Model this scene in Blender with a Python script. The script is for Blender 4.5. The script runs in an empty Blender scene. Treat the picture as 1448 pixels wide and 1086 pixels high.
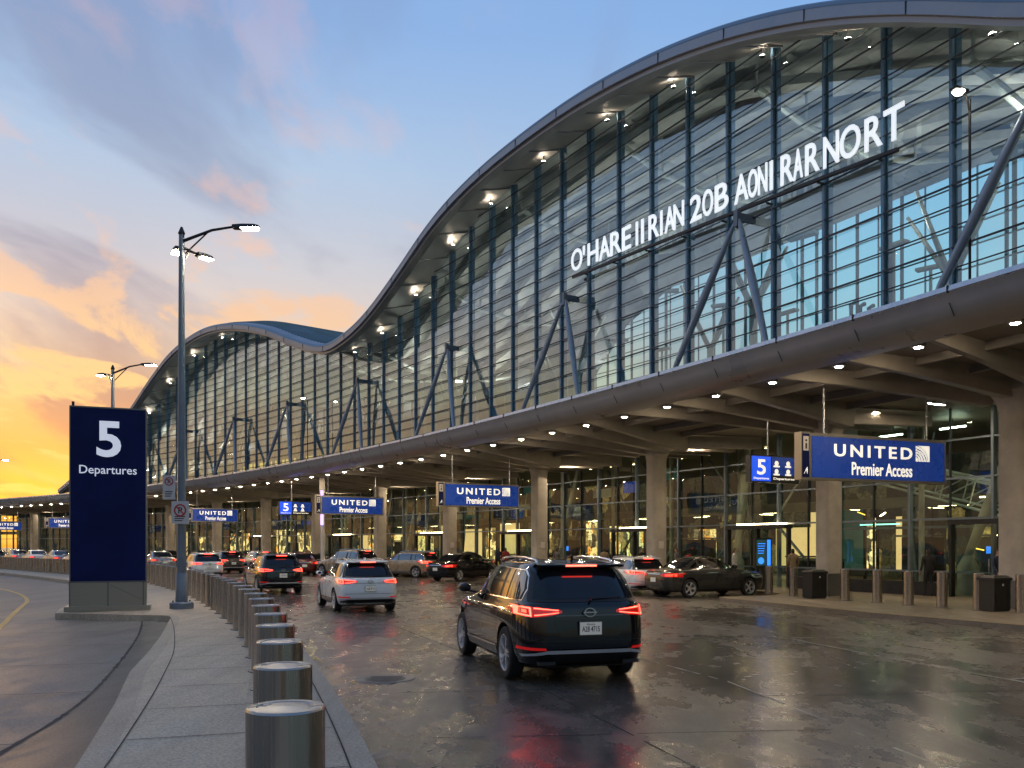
import bpy, bmesh, math, random
from mathutils import Vector, Matrix
from mathutils.bvhtree import BVHTree
random.seed(7)
sc = bpy.context.scene
COL = sc.collection
V = Vector
R = math.radians
UP = V((0, 0, 1))

# ------------------------------------------------------------------ helpers
class MB:
    def __init__(s): s.v = []; s.f = []; s.m = []; s.mats = []
    def mi(s, m):
        if m not in s.mats: s.mats.append(m)
        return s.mats.index(m)
    def face(s, pts, m):
        n = len(s.v); s.v += [V(p) for p in pts]
        s.f.append(tuple(range(n, n + len(pts)))); s.m.append(s.mi(m))
    def grid(s, rows, m, closed=False):
        n = len(s.v); w = len(rows[0])
        for r in rows: s.v += [V(p) for p in r]
        k = s.mi(m)
        for i in range(len(rows) - 1):
            for j in range(w if closed else w - 1):
                a = n + i * w + j; b = n + i * w + (j + 1) % w
                s.f.append((a, b, b + w, a + w)); s.m.append(k)
    def box(s, c, ax, ay, az, m):
        c = V(c); ax = V(ax); ay = V(ay); az = V(az)
        P = [c + ax * i + ay * j + az * k for k in (-1, 1) for i, j in ((-1, -1), (1, -1), (1, 1), (-1, 1))]
        n = len(s.v); s.v += P; k = s.mi(m)
        for q in ((3, 2, 1, 0), (4, 5, 6, 7), (0, 1, 5, 4), (1, 2, 6, 5), (2, 3, 7, 6), (3, 0, 4, 7)):
            s.f.append(tuple(n + x for x in q)); s.m.append(k)
    def abox(s, x0, x1, y0, y1, z0, z1, m):
        s.box(((x0 + x1) / 2, (y0 + y1) / 2, (z0 + z1) / 2), ((x1 - x0) / 2, 0, 0), (0, (y1 - y0) / 2, 0), (0, 0, (z1 - z0) / 2), m)
    def bar(s, a, b, w, h, m, up=UP):
        a = V(a); b = V(b); d = (b - a)
        if d.length < 1e-6: return
        dn = d.normalized(); r = dn.cross(up)
        if r.length < 1e-4: r = V((1, 0, 0))
        r.normalize(); u = r.cross(dn)
        s.box((a + b) / 2, d / 2, r * w / 2, u * h / 2, m)
    def tube(s, pts, rad, m, n=8, caps=True):
        pts = [V(p) for p in pts]; rows = []
        if not isinstance(rad, (list, tuple)): rad = [rad] * len(pts)
        for i, p in enumerate(pts):
            d = (pts[min(i + 1, len(pts) - 1)] - pts[max(i - 1, 0)]).normalized()
            r = d.cross(UP)
            if r.length < 1e-3: r = V((1, 0, 0))
            r.normalize(); u = r.cross(d)
            rows.append([p + (r * math.cos(2 * math.pi * k / n) + u * math.sin(2 * math.pi * k / n)) * rad[i] for k in range(n)])
        s.grid(rows, m, True)
        if caps:
            s.face(rows[0][::-1], m); s.face(rows[-1], m)
    def lathe(s, prof, c, axis, m, n=24, cap=True):
        c = V(c); axis = V(axis).normalized(); r = axis.cross(V((0.3, 1, 0.2))).normalized(); u = axis.cross(r)
        rows = [[c + axis * h + (r * math.cos(2 * math.pi * k / n) + u * math.sin(2 * math.pi * k / n)) * q for k in range(n)] for q, h in prof]
        s.grid(rows, m, True)
        if cap:
            s.face(rows[0][::-1], m); s.face(rows[-1], m)
    def add_mesh(s, me, M, m):
        n = len(s.v); k = s.mi(m)
        for v in me.vertices: s.v.append(M @ v.co)
        for p in me.polygons: s.f.append(tuple(n + i for i in p.vertices)); s.m.append(k)
    def mesh(s, name, org=None):
        me = bpy.data.meshes.new(name)
        o = org or V((0, 0, 0))
        me.from_pydata([tuple(v - o) for v in s.v], [], s.f)
        for m in s.mats: me.materials.append(m)
        for p, k in zip(me.polygons, s.m): p.material_index = k
        me.update()
        return me
    def build(s, name, parent=None, smooth=None, org=None, fix=True):
        if parent is not None: org = V(parent.get('_o', (0, 0, 0))) if org is None else org
        me = s.mesh(name, org)
        if fix:
            bm = bmesh.new(); bm.from_mesh(me)
            bmesh.ops.remove_doubles(bm, verts=bm.verts, dist=1e-5)
            bmesh.ops.recalc_face_normals(bm, faces=bm.faces)
            bm.to_mesh(me); bm.free()
        if smooth is not None:
            for p in me.polygons: p.use_smooth = True
            me.set_sharp_from_angle(angle=R(smooth))
        o = bpy.data.objects.new(name, me); COL.objects.link(o)
        if parent is not None:
            o.parent = parent; o['_o'] = tuple(org)
        elif org is not None:
            o.location = org; o['_o'] = tuple(org)
        return o

def tag(o, label, cat, group=None):
    o['label'] = label; o['category'] = cat
    if group: o['group'] = group
    return o
def struct(o): o['kind'] = 'structure'; return o
def empty(name, loc, rz=0, label=None, cat=None, group=None, world=True):
    """world=True: children are given in world coordinates, otherwise in local ones"""
    o = bpy.data.objects.new(name, None); COL.objects.link(o); o.location = loc; o.rotation_euler = (0, 0, rz)
    o.empty_display_size = .2
    o['_o'] = tuple(loc) if world else (0, 0, 0)
    if label: tag(o, label, cat, group)
    return o
def copy_tree(o, parent=None, swap=None, depth=0):
    c = o.copy(); COL.objects.link(c)
    if parent is not None: c.parent = parent
    if swap and c.data and c.type == 'MESH':
        ms = [m.name for m in c.data.materials]
        if any(a in ms for a in swap):
            key = c.data.name + '|' + '|'.join('%s>%s' % (a, swap[a].name) for a in sorted(swap))
            if key not in SW:
                d = c.data.copy()
                for i, m in enumerate(d.materials):
                    if m.name in swap: d.materials[i] = swap[m.name]
                SW[key] = d
            c.data = SW[key]
    for ch in list(KIDS.get(o.name, [])) or [x for x in bpy.data.objects if x.parent == o]:
        k = copy_tree(ch, c, swap, depth + 1)
    return c
SW = {}; KIDS = {}

# ------------------------------------------------------------------ materials
def newmat(name):
    m = bpy.data.materials.new(name); m.use_nodes = True
    nt = m.node_tree; b = nt.nodes['Principled BSDF']
    return m, nt, b
def N(nt, t, **k):
    n = nt.nodes.new(t)
    for a, v in k.items():
        if a.startswith('i_'): n.inputs[a[2:].replace('_', ' ')].default_value = v
        else: setattr(n, a, v)
    return n
def L(nt, a, b): nt.links.new(a, b)
def ramp(nt, fac, stops, interp='LINEAR'):
    r = nt.nodes.new('ShaderNodeValToRGB'); r.color_ramp.interpolation = interp
    e = r.color_ramp.elements
    while len(e) < len(stops): e.new(0.5)
    for k, (p, c) in enumerate(stops):
        e[k].position = p; e[k].color = (*c, 1) if len(c) == 3 else c
    L(nt, fac, r.inputs[0]); return r
def mat(name, col, rough=.5, metal=0, var=0.15, scale=3, bump=0, emis=None, es=0, coat=0, spec=.5, rvar=.1, stretch=None):
    m, nt, b = newmat(name)
    b.inputs['Roughness'].default_value = rough; b.inputs['Metallic'].default_value = metal
    b.inputs['Specular IOR Level'].default_value = spec
    if coat: b.inputs['Coat Weight'].default_value = coat; b.inputs['Coat Roughness'].default_value = .03
    tc = N(nt, 'ShaderNodeTexCoord'); src = tc.outputs['Object']
    if stretch:
        mp = N(nt, 'ShaderNodeMapping'); mp.inputs['Scale'].default_value = stretch; L(nt, src, mp.inputs[0]); src = mp.outputs[0]
    n = N(nt, 'ShaderNodeTexNoise'); n.inputs['Scale'].default_value = scale; n.inputs['Detail'].default_value = 5
    n.inputs['Roughness'].default_value = .6
    L(nt, src, n.inputs['Vector'])
    a = tuple(c * (1 - var) for c in col); d = tuple(min(1, c * (1 + var)) for c in col)
    r = ramp(nt, n.outputs[0], [(.3, a), (.7, d)]); L(nt, r.outputs[0], b.inputs['Base Color'])
    if rvar:
        mr = N(nt, 'ShaderNodeMapRange'); mr.inputs[1].default_value = .3; mr.inputs[2].default_value = .7
        mr.inputs[3].default_value = max(0, rough - rvar); mr.inputs[4].default_value = min(1, rough + rvar)
        L(nt, n.outputs[0], mr.inputs[0]); L(nt, mr.outputs[0], b.inputs['Roughness'])
    if bump:
        bp = N(nt, 'ShaderNodeBump'); bp.inputs['Strength'].default_value = bump; bp.inputs['Distance'].default_value = .02
        L(nt, n.outputs[0], bp.inputs['Height']); L(nt, bp.outputs[0], b.inputs['Normal'])
    if emis: b.inputs['Emission Color'].default_value = (*emis, 1); b.inputs['Emission Strength'].default_value = es
    return m
def emit(name, col, s):
    m, nt, b = newmat(name); nt.nodes.remove(b)
    e = N(nt, 'ShaderNodeEmission'); e.inputs[0].default_value = (*col, 1); e.inputs[1].default_value = s
    L(nt, e.outputs[0], nt.nodes['Material Output'].inputs[0]); return m
def glassmat(name, tint, f0=.07, power=4, k=.85, rough=.02, wave=.06, rtint=(1, 1, 1), wscale=.5):
    m, nt, b = newmat(name); nt.nodes.remove(b)
    tr = N(nt, 'ShaderNodeBsdfTransparent'); tr.inputs[0].default_value = (*tint, 1)
    gl = N(nt, 'ShaderNodeBsdfGlossy'); gl.inputs['Roughness'].default_value = rough; gl.inputs[0].default_value = (*rtint, 1)
    lw = N(nt, 'ShaderNodeLayerWeight'); lw.inputs[0].default_value = .5
    pw = N(nt, 'ShaderNodeMath', operation='POWER'); L(nt, lw.outputs['Facing'], pw.inputs[0]); pw.inputs[1].default_value = power
    ma = N(nt, 'ShaderNodeMath', operation='MULTIPLY_ADD'); L(nt, pw.outputs[0], ma.inputs[0]); ma.inputs[1].default_value = k; ma.inputs[2].default_value = f0
    mx = N(nt, 'ShaderNodeMixShader'); L(nt, ma.outputs[0], mx.inputs[0]); L(nt, tr.outputs[0], mx.inputs[1]); L(nt, gl.outputs[0], mx.inputs[2])
    tc = N(nt, 'ShaderNodeTexCoord'); oi = N(nt, 'ShaderNodeObjectInfo')
    n = N(nt, 'ShaderNodeTexNoise', noise_dimensions='4D'); n.inputs['Scale'].default_value = wscale; n.inputs['Detail'].default_value = 1
    mm = N(nt, 'ShaderNodeMath', operation='MULTIPLY'); L(nt, oi.outputs['Random'], mm.inputs[0]); mm.inputs[1].default_value = 30
    L(nt, tc.outputs['Object'], n.inputs['Vector']); L(nt, mm.outputs[0], n.inputs['W'])
    bp = N(nt, 'ShaderNodeBump'); bp.inputs['Strength'].default_value = wave; bp.inputs['Distance'].default_value = 1.0
    L(nt, n.outputs[0], bp.inputs['Height']); L(nt, bp.outputs[0], gl.inputs['Normal'])
    L(nt, mx.outputs[0], nt.nodes['Material Output'].inputs[0])
    return m

M = {}
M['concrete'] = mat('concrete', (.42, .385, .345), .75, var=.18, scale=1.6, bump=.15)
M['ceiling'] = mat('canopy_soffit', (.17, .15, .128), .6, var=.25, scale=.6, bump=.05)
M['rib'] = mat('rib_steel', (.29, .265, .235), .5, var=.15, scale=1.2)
M['fascia'] = mat('fascia_panel', (.42, .42, .43), .33, .35, var=.10, scale=.7, stretch=(1, 1, .3))
M['rim'] = mat('fascia_rim', (.55, .56, .6), .3, .8, var=.1)
M['steel'] = mat('brushed_steel', (.47, .42, .35), .24, .95, var=.12, scale=2, stretch=(40, 40, .6), rvar=.06)
M['steel_top'] = mat('steel_cap', (.34, .34, .35), .3, .9, var=.1, scale=4, rvar=.1)
M['grey_steel'] = mat('painted_grey_steel', (.16, .20, .25), .4, .3, var=.12)
M['brace'] = mat('brace_steel', (.30, .35, .41), .35, .4, var=.1)
M['fin'] = mat('blue_grey_fin', (.13, .25, .38), .4, .2, var=.15)
M['bar'] = mat('dark_glazing_bar', (.035, .042, .055), .45, .3, var=.2)
M['dark'] = mat('dark_metal', (.03, .03, .033), .45, .4, var=.3)
M['black'] = mat('black_plastic', (.012, .012, .013), .45, 0, var=.3)
M['rubber'] = mat('tyre_rubber', (.015, .015, .016), .8, 0, var=.3, scale=8)
M['roof'] = mat('standing_seam_roof', (.18, .25, .31), .4, .5, var=.15, scale=.5)
M['fasciaroof'] = mat('roof_edge_metal', (.32, .33, .36), .4, .5, var=.12, scale=1)
M['soffit'] = mat('roof_soffit', (.27, .265, .26), .45, .2, var=.18, scale=.7)
M['inceil'] = mat('hall_ceiling', (.46, .45, .43), .5, 0, var=.4, scale=.35, stretch=(1, 1, 3))
M['rearwall'] = mat('hall_rear_wall', (.30, .33, .39), .35, .2, var=.35, scale=.3, stretch=(1, 1, 2))
M['baffle'] = mat('hall_baffle', (.62, .60, .56), .45, .2, var=.3, scale=.6)
M['infloor'] = mat('hall_floor', (.2, .22, .22), .3, 0, var=.2)
M['truss'] = mat('white_truss', (.55, .58, .55), .4, .2, var=.1)
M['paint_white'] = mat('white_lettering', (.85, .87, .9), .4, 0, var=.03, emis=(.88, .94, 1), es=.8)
M['sign_blue'] = mat('sign_blue', (.008, .04, .25), .3, 0, var=.1, emis=(.012, .06, .36), es=.36)
M['sign_blue_bright'] = mat('sign_bright_blue', (.01, .06, .6), .3, 0, var=.05, emis=(.02, .12, 1), es=.75)
M['sign_text'] = mat('sign_lettering', (.9, .88, .8), .4, 0, var=.02, emis=(1, .93, .78), es=.85)
M['navy'] = mat('navy_panel', (.005, .010, .075), .4, 0, var=.3, scale=.6, spec=.15)
M['pylon_text'] = mat('pylon_lettering', (.75, .77, .82), .4, 0, var=.06, scale=6, emis=(.8, .85, 1), es=.45)
M['clad'] = mat('base_cladding', (.36, .34, .30), .34, .95, var=.03, scale=2.5, rvar=.03, stretch=(1, 1, 12))
M['sign_white'] = mat('sign_white', (.62, .58, .56), .5, 0, var=.05)
M['sign_red'] = mat('sign_red', (.45, .02, .02), .5, 0, var=.05)
M['warmlamp'] = emit('warm_lamp', (1, .79, .53), 620)
M['spot'] = emit('soffit_spot', (1, .82, .60), 260)
M['streetlamp'] = emit('street_lamp_lens', (1, .84, .58), 520)
M['reflection_lens'] = emit('reflection_lamp_lens', (1, .93, .75), 60)
M['truss_fill'] = emit('truss_fill_lamp', (.85, 1, .80), 22)
M['uplight'] = emit('hall_uplight', (1, .90, .74), 62)
M['inlamp'] = emit('hall_lamp', (1, .76, .38), 30)
M['panel_warm'] = mat('warm_wall_panel', (.6, .45, .25), .6, var=.4, scale=.9, emis=(1, .66, .26), es=.9)  # panel glow stands in for interior light
def shop(name, pal, es, sc_=(1.6, 1.6, 1.1)):  # walls glow by themselves, interior light put into their colour
    m, nt, b = newmat(name)
    tc = N(nt, 'ShaderNodeTexCoord'); mp = N(nt, 'ShaderNodeMapping'); mp.inputs['Scale'].default_value = sc_; L(nt, tc.outputs['Object'], mp.inputs[0])
    v = N(nt, 'ShaderNodeTexVoronoi', distance='CHEBYCHEV'); v.inputs['Scale'].default_value = 1.5; L(nt, mp.outputs[0], v.inputs['Vector'])
    sp = N(nt, 'ShaderNodeSeparateColor'); L(nt, v.outputs['Color'], sp.inputs[0])
    n = N(nt, 'ShaderNodeTexNoise'); n.inputs['Scale'].default_value = 6; n.inputs['Detail'].default_value = 4; L(nt, tc.outputs['Object'], n.inputs[0])
    r = ramp(nt, sp.outputs[0], pal, 'CONSTANT'); r2 = ramp(nt, n.outputs[0], [(.35, (.35,) * 3), (.65, (1.2,) * 3)])
    mm = N(nt, 'ShaderNodeMix', data_type='RGBA', blend_type='MULTIPLY'); mm.inputs[0].default_value = 1; L(nt, r.outputs[0], mm.inputs[6]); L(nt, r2.outputs[0], mm.inputs[7])
    L(nt, mm.outputs[2], b.inputs['Base Color']); L(nt, mm.outputs[2], b.inputs['Emission Color']); b.inputs['Emission Strength'].default_value = es; b.inputs['Roughness'].default_value = .6
    return m
M['shop_warm'] = shop('glowing_shop_wall', [(0, (.05, .04, .02)), (.22, (.35, .22, .07)), (.4, (.9, .62, .22)), (.62, (.16, .12, .06)), (.76, (1, .78, .36)), (.92, (.9, .35, .06))], 1.6)
M['shop_dark'] = shop('faint_glow_shop_wall', [(0, (.02, .02, .015)), (.35, (.07, .07, .045)), (.62, (.02, .05, .045)), (.78, (.30, .22, .08)), (.93, (.9, .6, .2))], .35)
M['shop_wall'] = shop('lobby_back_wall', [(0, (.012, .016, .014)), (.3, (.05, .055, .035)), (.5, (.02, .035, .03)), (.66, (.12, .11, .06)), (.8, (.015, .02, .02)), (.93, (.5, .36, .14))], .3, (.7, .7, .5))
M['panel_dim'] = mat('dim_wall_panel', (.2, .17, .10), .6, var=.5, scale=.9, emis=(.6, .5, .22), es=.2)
M['panel_teal'] = mat('teal_wall_panel', (.06, .13, .12), .5, var=.4, scale=.8, emis=(.1, .5, .42), es=.05)
M['teal_lamp'] = emit('teal_strip', (.35, 1, .8), 2.5)
M['screen'] = emit('blue_screen', (.04, .25, 1), 1.6)
M['purple'] = emit('violet_light', (.45, .3, 1), 3)
M['amber'] = emit('amber_light', (1, .5, .06), 4)
M['line'] = mat('worn_line_paint', (.38, .35, .29), .55, 0, var=.5, scale=4)
M['yline'] = mat('yellow_line_paint', (.50, .32, .09), .6, 0, var=.35, scale=5)
M['crack'] = mat('dark_joint', (.018, .018, .02), .8, 0, var=.3)
M['glass_up'] = glassmat('curtain_glass', (.74, .90, .94), .16, 2.4, .85, .015, .045, (.76, .91, 1))
M['glass_low'] = glassmat('hall_glass', (.74, .86, .78), .05, 4, .7, .02, .03)
M['glass_rear'] = glassmat('rear_glass', (.80, .97, .96), .03, 5, .3, .05, .0)

# car materials
def paint(name, col, metal=.0, rough=.28, coat=1.0):
    m = mat(name, col, rough, metal, var=.04, scale=2, coat=coat, rvar=.03, spec=.15); return m
M['car_black'] = paint('black_paint', (.004, .004, .007), 0, .12)
M['car_white'] = paint('white_paint', (.80, .83, .85))
M['car_silver'] = paint('silver_paint', (.38, .39, .41), .5)
M['car_red'] = paint('dark_red_paint', (.10, .008, .008))
M['car_tan'] = paint('champagne_paint', (.34, .27, .19), .4)
M['car_grey'] = paint('graphite_paint', (.045, .045, .045), .4)
m, nt, b = newmat('car_glass'); M['car_glass'] = m
b.inputs['Base Color'].default_value = (.008, .010, .014, 1); b.inputs['Roughness'].default_value = .04
b.inputs['Specular IOR Level'].default_value = .5
m, nt, b = newmat('side_window_glass'); M['side_glass'] = m
b.inputs['Base Color'].default_value = (.30, .30, .30, 1); b.inputs['Metallic'].default_value = 1; b.inputs['Roughness'].default_value = .06
M['chrome'] = mat('chrome_trim', (.75, .74, .73), .15, 1, var=.05)
M['chrome_soft'] = mat('satin_trim', (.50, .50, .51), .4, .15, var=.1)
M['trim'] = mat('grey_trim', (.16, .16, .165), .35, .5, var=.1)
M['rim_alloy'] = mat('alloy_rim', (.66, .67, .70), .3, .6, var=.1)
M['tail_red'] = mat('tail_lens', (.22, .003, .003), .12, 0, var=.1, coat=1, emis=(1, .015, .01), es=.30)
M['tail_lit'] = emit('tail_lit', (1, .05, .03), 12)
M['tail_core'] = emit('tail_core', (1, .16, .09), 2.2)
M['tail_far'] = emit('tail_far', (1, .03, .015), 5)
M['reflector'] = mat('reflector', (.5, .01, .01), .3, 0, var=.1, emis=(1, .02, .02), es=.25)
M['plate'] = mat('plate_white', (.55, .55, .52), .4, 0, var=.1, scale=12, emis=(1, .95, .85), es=.12)
M['plate_ink'] = mat('plate_ink', (.02, .03, .08), .5, 0, var=.1)
M['headlamp'] = mat('head_lamp_lens', (.4, .4, .42), .1, .3, var=.1, coat=1)
M['skin'] = mat('skin', (.35, .2, .14), .6, 0, var=.1)

# ------------------------------------------------------------------ site curves
C0 = (9.68273070, 17.1137678, .448030784, .00484290202, -1.79807921e-06)
_tab = {}
def _mk():
    th = lambda s: C0[2] + C0[3] * s + C0[4] * s * s
    x, y = C0[0], C0[1]; t = [(0., x, y)]; s = 0; h = .1
    for i in range(1900):
        a = th(s + h / 2); x -= math.sin(a) * h; y += math.cos(a) * h; s += h; t.append((s, x, y))
    x, y = C0[0], C0[1]; s = 0; t2 = []
    for i in range(300):
        a = th(s - h / 2); x += math.sin(a) * h; y -= math.cos(a) * h; s -= h; t2.append((s, x, y))
    return t2[::-1] + t
TAB = _mk()
def head(s): return C0[2] + C0[3] * s + C0[4] * s * s
def P(s, off=0, z=0):
    i = (s + 30) / .1; k = max(0, min(len(TAB) - 2, int(math.floor(i)))); fr = i - k
    a, b = TAB[k], TAB[k + 1]; x = a[1] + (b[1] - a[1]) * fr; y = a[2] + (b[2] - a[2]) * fr; t = head(s)
    return V((x + off * math.cos(t), y + off * math.sin(t), z))
def RT(s): t = head(s); return V((math.cos(t), math.sin(t), 0))
def FW(s): t = head(s); return V((-math.sin(t), math.cos(t), 0))

def catmull(pts, x):
    n = len(pts)
    if x <= pts[0][0]: return pts[0][1]
    if x >= pts[-1][0]: return pts[-1][1]
    for i in range(n - 1):
        if pts[i][0] <= x <= pts[i + 1][0]: break
    p1, p2 = pts[i], pts[i + 1]; p0 = pts[max(i - 1, 0)]; p3 = pts[min(i + 2, n - 1)]
    m1 = (p2[1] - p0[1]) / (p2[0] - p0[0]); m2 = (p3[1] - p1[1]) / (p3[0] - p1[0])
    h = p2[0] - p1[0]; t = (x - p1[0]) / h
    return (2*t**3-3*t*t+1)*p1[1] + (t**3-2*t*t+t)*h*m1 + (-2*t**3+3*t*t)*p2[1] + (t**3-t*t)*h*m2
ROOF = [(-16, 10.3), (-8, 10.2), (-4, 11.0), (-.7, 12.5), (1.3, 13.7), (3.6, 14.95), (5.9, 15.98), (8.7, 16.96), (12.2, 17.83), (16.4, 18.42),
        (21.7, 18.55), (25.5, 18.2), (28.4, 17.5), (31.5, 16.3), (34.9, 15.05), (37.7, 14.4), (41.2, 14.2), (46.1, 15.6), (50.8, 17.25), (57, 18.75),
        (62.6, 19.25), (68.4, 18.5), (73, 16.75), (77.7, 14.4), (84, 11.6), (90, 9.2), (94.5, 7.7)]
def zr(s):
    return sum(catmull(ROOF, s + d) for d in (-.8, -.4, 0, .4, .8)) / 5
S0, S1 = -16., 94.
# bollard line on the median
MED = [(-.1, .6), (-1.2, 4.5), (-2.14, 7.8), (-3.5, 12.1), (-5.0, 16.3), (-7.8, 22.9), (-12.5, 32.5), (-18.2, 42), (-24.6, 50), (-32, 58), (-43, 69.5), (-56, 80.5), (-74, 93)]
def medpath(step=.25):
    out = []
    for i in range(len(MED) - 1):
        p0 = V(MED[max(i - 1, 0)]); p1 = V(MED[i]); p2 = V(MED[i + 1]); p3 = V(MED[min(i + 2, len(MED) - 1)])
        n = int((p2 - p1).length / step) + 1
        for k in range(n):
            t = k / n
            out.append(.5 * ((2 * p1) + (p2 - p0) * t + (2 * p0 - 5 * p1 + 4 * p2 - p3) * t * t + (3 * p1 - p0 - 3 * p2 + p3) * t ** 3))
    out.append(V(MED[-1])); return out
MP = medpath()
ML = [0]
for a, b in zip(MP, MP[1:]): ML.append(ML[-1] + (b - a).length)
def med(l, off=0):
    for i in range(len(ML) - 1):
        if ML[i + 1] >= l: break
    t = (l - ML[i]) / max(1e-6, ML[i + 1] - ML[i]); p = MP[i].lerp(MP[i + 1], t)
    a = MP[max(i - 4, 0)]; b = MP[min(i + 5, len(MP) - 1)]; d = (b - a).normalized()
    return V((p.x + d.y * off, p.y - d.x * off, 0)), math.atan2(-d.x, d.y)

# ------------------------------------------------------------------ world
SUN_AZ = R(-31)
def world():
    w = bpy.data.worlds.new('World'); sc.world = w; w.use_nodes = True; nt = w.node_tree
    for n in list(nt.nodes): nt.nodes.remove(n)
    out = N(nt, 'ShaderNodeOutputWorld')
    sky = N(nt, 'ShaderNodeTexSky', sky_type='NISHITA'); sky.sun_disc = False
    sky.sun_elevation = R(2.5); sky.sun_rotation = SUN_AZ
    bg1 = N(nt, 'ShaderNodeBackground'); L(nt, sky.outputs[0], bg1.inputs[0]); bg1.inputs[1].default_value = .02
    tc = N(nt, 'ShaderNodeTexCoord'); sp = N(nt, 'ShaderNodeSeparateXYZ'); L(nt, tc.outputs['Generated'], sp.inputs[0])
    def mth(op, a, b=None, c=None):
        n = N(nt, 'ShaderNodeMath', operation=op)
        for i, q in enumerate((a, b, c)):
            if q is None: continue
            if isinstance(q, (int, float)): n.inputs[i].default_value = q
            else: L(nt, q, n.inputs[i])
        return n.outputs[0]
    x, y, z = sp.outputs
    hl = mth('SQRT', mth('MAXIMUM', mth('SUBTRACT', 1, mth('MULTIPLY', z, z)), .0001))
    dot = mth('DIVIDE', mth('ADD', mth('MULTIPLY', x, math.sin(SUN_AZ)), mth('MULTIPLY', y, math.cos(SUN_AZ))), hl)
    sunny = N(nt, 'ShaderNodeMapRange', interpolation_type='SMOOTHSTEP'); L(nt, dot, sunny.inputs[0]); sunny.inputs[1].default_value = .55; sunny.inputs[2].default_value = 1.0
    right = N(nt, 'ShaderNodeMapRange', interpolation_type='SMOOTHSTEP'); L(nt, x, right.inputs[0]); right.inputs[1].default_value = -.15; right.inputs[2].default_value = .4
    rs = ramp(nt, z, [(0, (1., .44, .02)), (.055, (1., .54, .04)), (.10, (1., .42, .09)), (.14, (1., .50, .17)), (.175, (1., .72, .34)), (.22, (.88, .58, .40)), (.30, (.60, .59, .66)), (.40, (.45, .60, .82)), (.52, (.28, .48, .84)), (1, (.14, .30, .65))])
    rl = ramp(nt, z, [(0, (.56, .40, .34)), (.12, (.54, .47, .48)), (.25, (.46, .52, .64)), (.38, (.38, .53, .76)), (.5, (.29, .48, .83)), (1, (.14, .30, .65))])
    rr = ramp(nt, z, [(0, (.50, .75, .82)), (.2, (.46, .78, .90)), (.38, (.38, .62, .90)), (.52, (.24, .46, .85)), (1, (.14, .30, .65))])
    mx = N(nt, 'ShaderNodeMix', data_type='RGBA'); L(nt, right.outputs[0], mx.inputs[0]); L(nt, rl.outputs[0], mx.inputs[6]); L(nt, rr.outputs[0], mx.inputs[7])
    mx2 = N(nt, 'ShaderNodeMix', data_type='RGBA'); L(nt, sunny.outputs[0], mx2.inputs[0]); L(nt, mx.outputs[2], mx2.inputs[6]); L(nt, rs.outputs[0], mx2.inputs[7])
    # clouds on a flat layer overhead
    den = mth('ADD', mth('MAXIMUM', z, 0), .16)
    cv = N(nt, 'ShaderNodeCombineXYZ'); L(nt, mth('DIVIDE', x, den), cv.inputs[0]); L(nt, mth('DIVIDE', y, den), cv.inputs[1])
    def clouds(loc, scl, rot, scale, lo, hi, detail=6, dist=.6, rough=.55):
        mp = N(nt, 'ShaderNodeMapping'); L(nt, cv.outputs[0], mp.inputs[0]); mp.inputs['Location'].default_value = loc; mp.inputs['Scale'].default_value = scl; mp.inputs['Rotation'].default_value = (0, 0, rot)
        n = N(nt, 'ShaderNodeTexNoise'); L(nt, mp.outputs[0], n.inputs[0]); n.inputs['Scale'].default_value = scale; n.inputs['Detail'].default_value = detail; n.inputs['Distortion'].default_value = dist; n.inputs['Roughness'].default_value = rough
        r = N(nt, 'ShaderNodeMapRange', interpolation_type='SMOOTHSTEP'); L(nt, n.outputs[0], r.inputs[0]); r.inputs[1].default_value = lo; r.inputs[2].default_value = hi
        return r.outputs[0]
    # grey-lilac veil
    c1 = clouds((3.1, 1.7, 0), (1, .55, 1), .5, 1.25, .46, .60)
    greyc = ramp(nt, z, [(0, (.80, .26, .04)), (.10, (.60, .23, .12)), (.2, (.40, .25, .27)), (.28, (.36, .34, .44)), (.38, (.30, .36, .53)), (.6, (.24, .36, .64))])
    sw0 = N(nt, 'ShaderNodeMapRange', interpolation_type='SMOOTHSTEP'); L(nt, dot, sw0.inputs[0]); sw0.inputs[1].default_value = .6; sw0.inputs[2].default_value = .93; sw0.inputs[3].default_value = .12; sw0.inputs[4].default_value = .85
    m3 = N(nt, 'ShaderNodeMix', data_type='RGBA'); L(nt, mth('MULTIPLY', c1, sw0.outputs[0]), m3.inputs[0]); L(nt, mx2.outputs[2], m3.inputs[6]); L(nt, greyc.outputs[0], m3.inputs[7])
    # bright whitish veil
    c3 = clouds((7.3, 4.2, 0), (1, .5, 1), .9, .8, .42, .62)
    m5 = N(nt, 'ShaderNodeMix', data_type='RGBA'); L(nt, mth('MULTIPLY', c3, .5), m5.inputs[0]); L(nt, m3.outputs[2], m5.inputs[6])
    vr = ramp(nt, z, [(0, (1., .62, .2)), (.16, (1., .70, .36)), (.26, (.78, .72, .70)), (.4, (.60, .72, .86)), (.6, (.40, .60, .88))]); L(nt, vr.outputs[0], m5.inputs[7])
    # sunlit orange puffs, strongest low and sunward
    c2 = clouds((5.2, 9.4, 0), (1, .6, 1), .2, 3.8, .51, .62, 9, .35)
    lit = ramp(nt, z, [(0, (1., .55, .08)), (.12, (1., .62, .20)), (.22, (1., .62, .32)), (.34, (1., .58, .42)), (.5, (.8, .5, .5))])
    fade = ramp(nt, z, [(0, (.9,) * 3), (.2, (1,) * 3), (.27, (.7,) * 3), (.34, (.45,) * 3), (.46, (.25,) * 3)])
    sw = N(nt, 'ShaderNodeMapRange', interpolation_type='SMOOTHSTEP'); L(nt, dot, sw.inputs[0]); sw.inputs[1].default_value = .84; sw.inputs[2].default_value = .96
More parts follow.
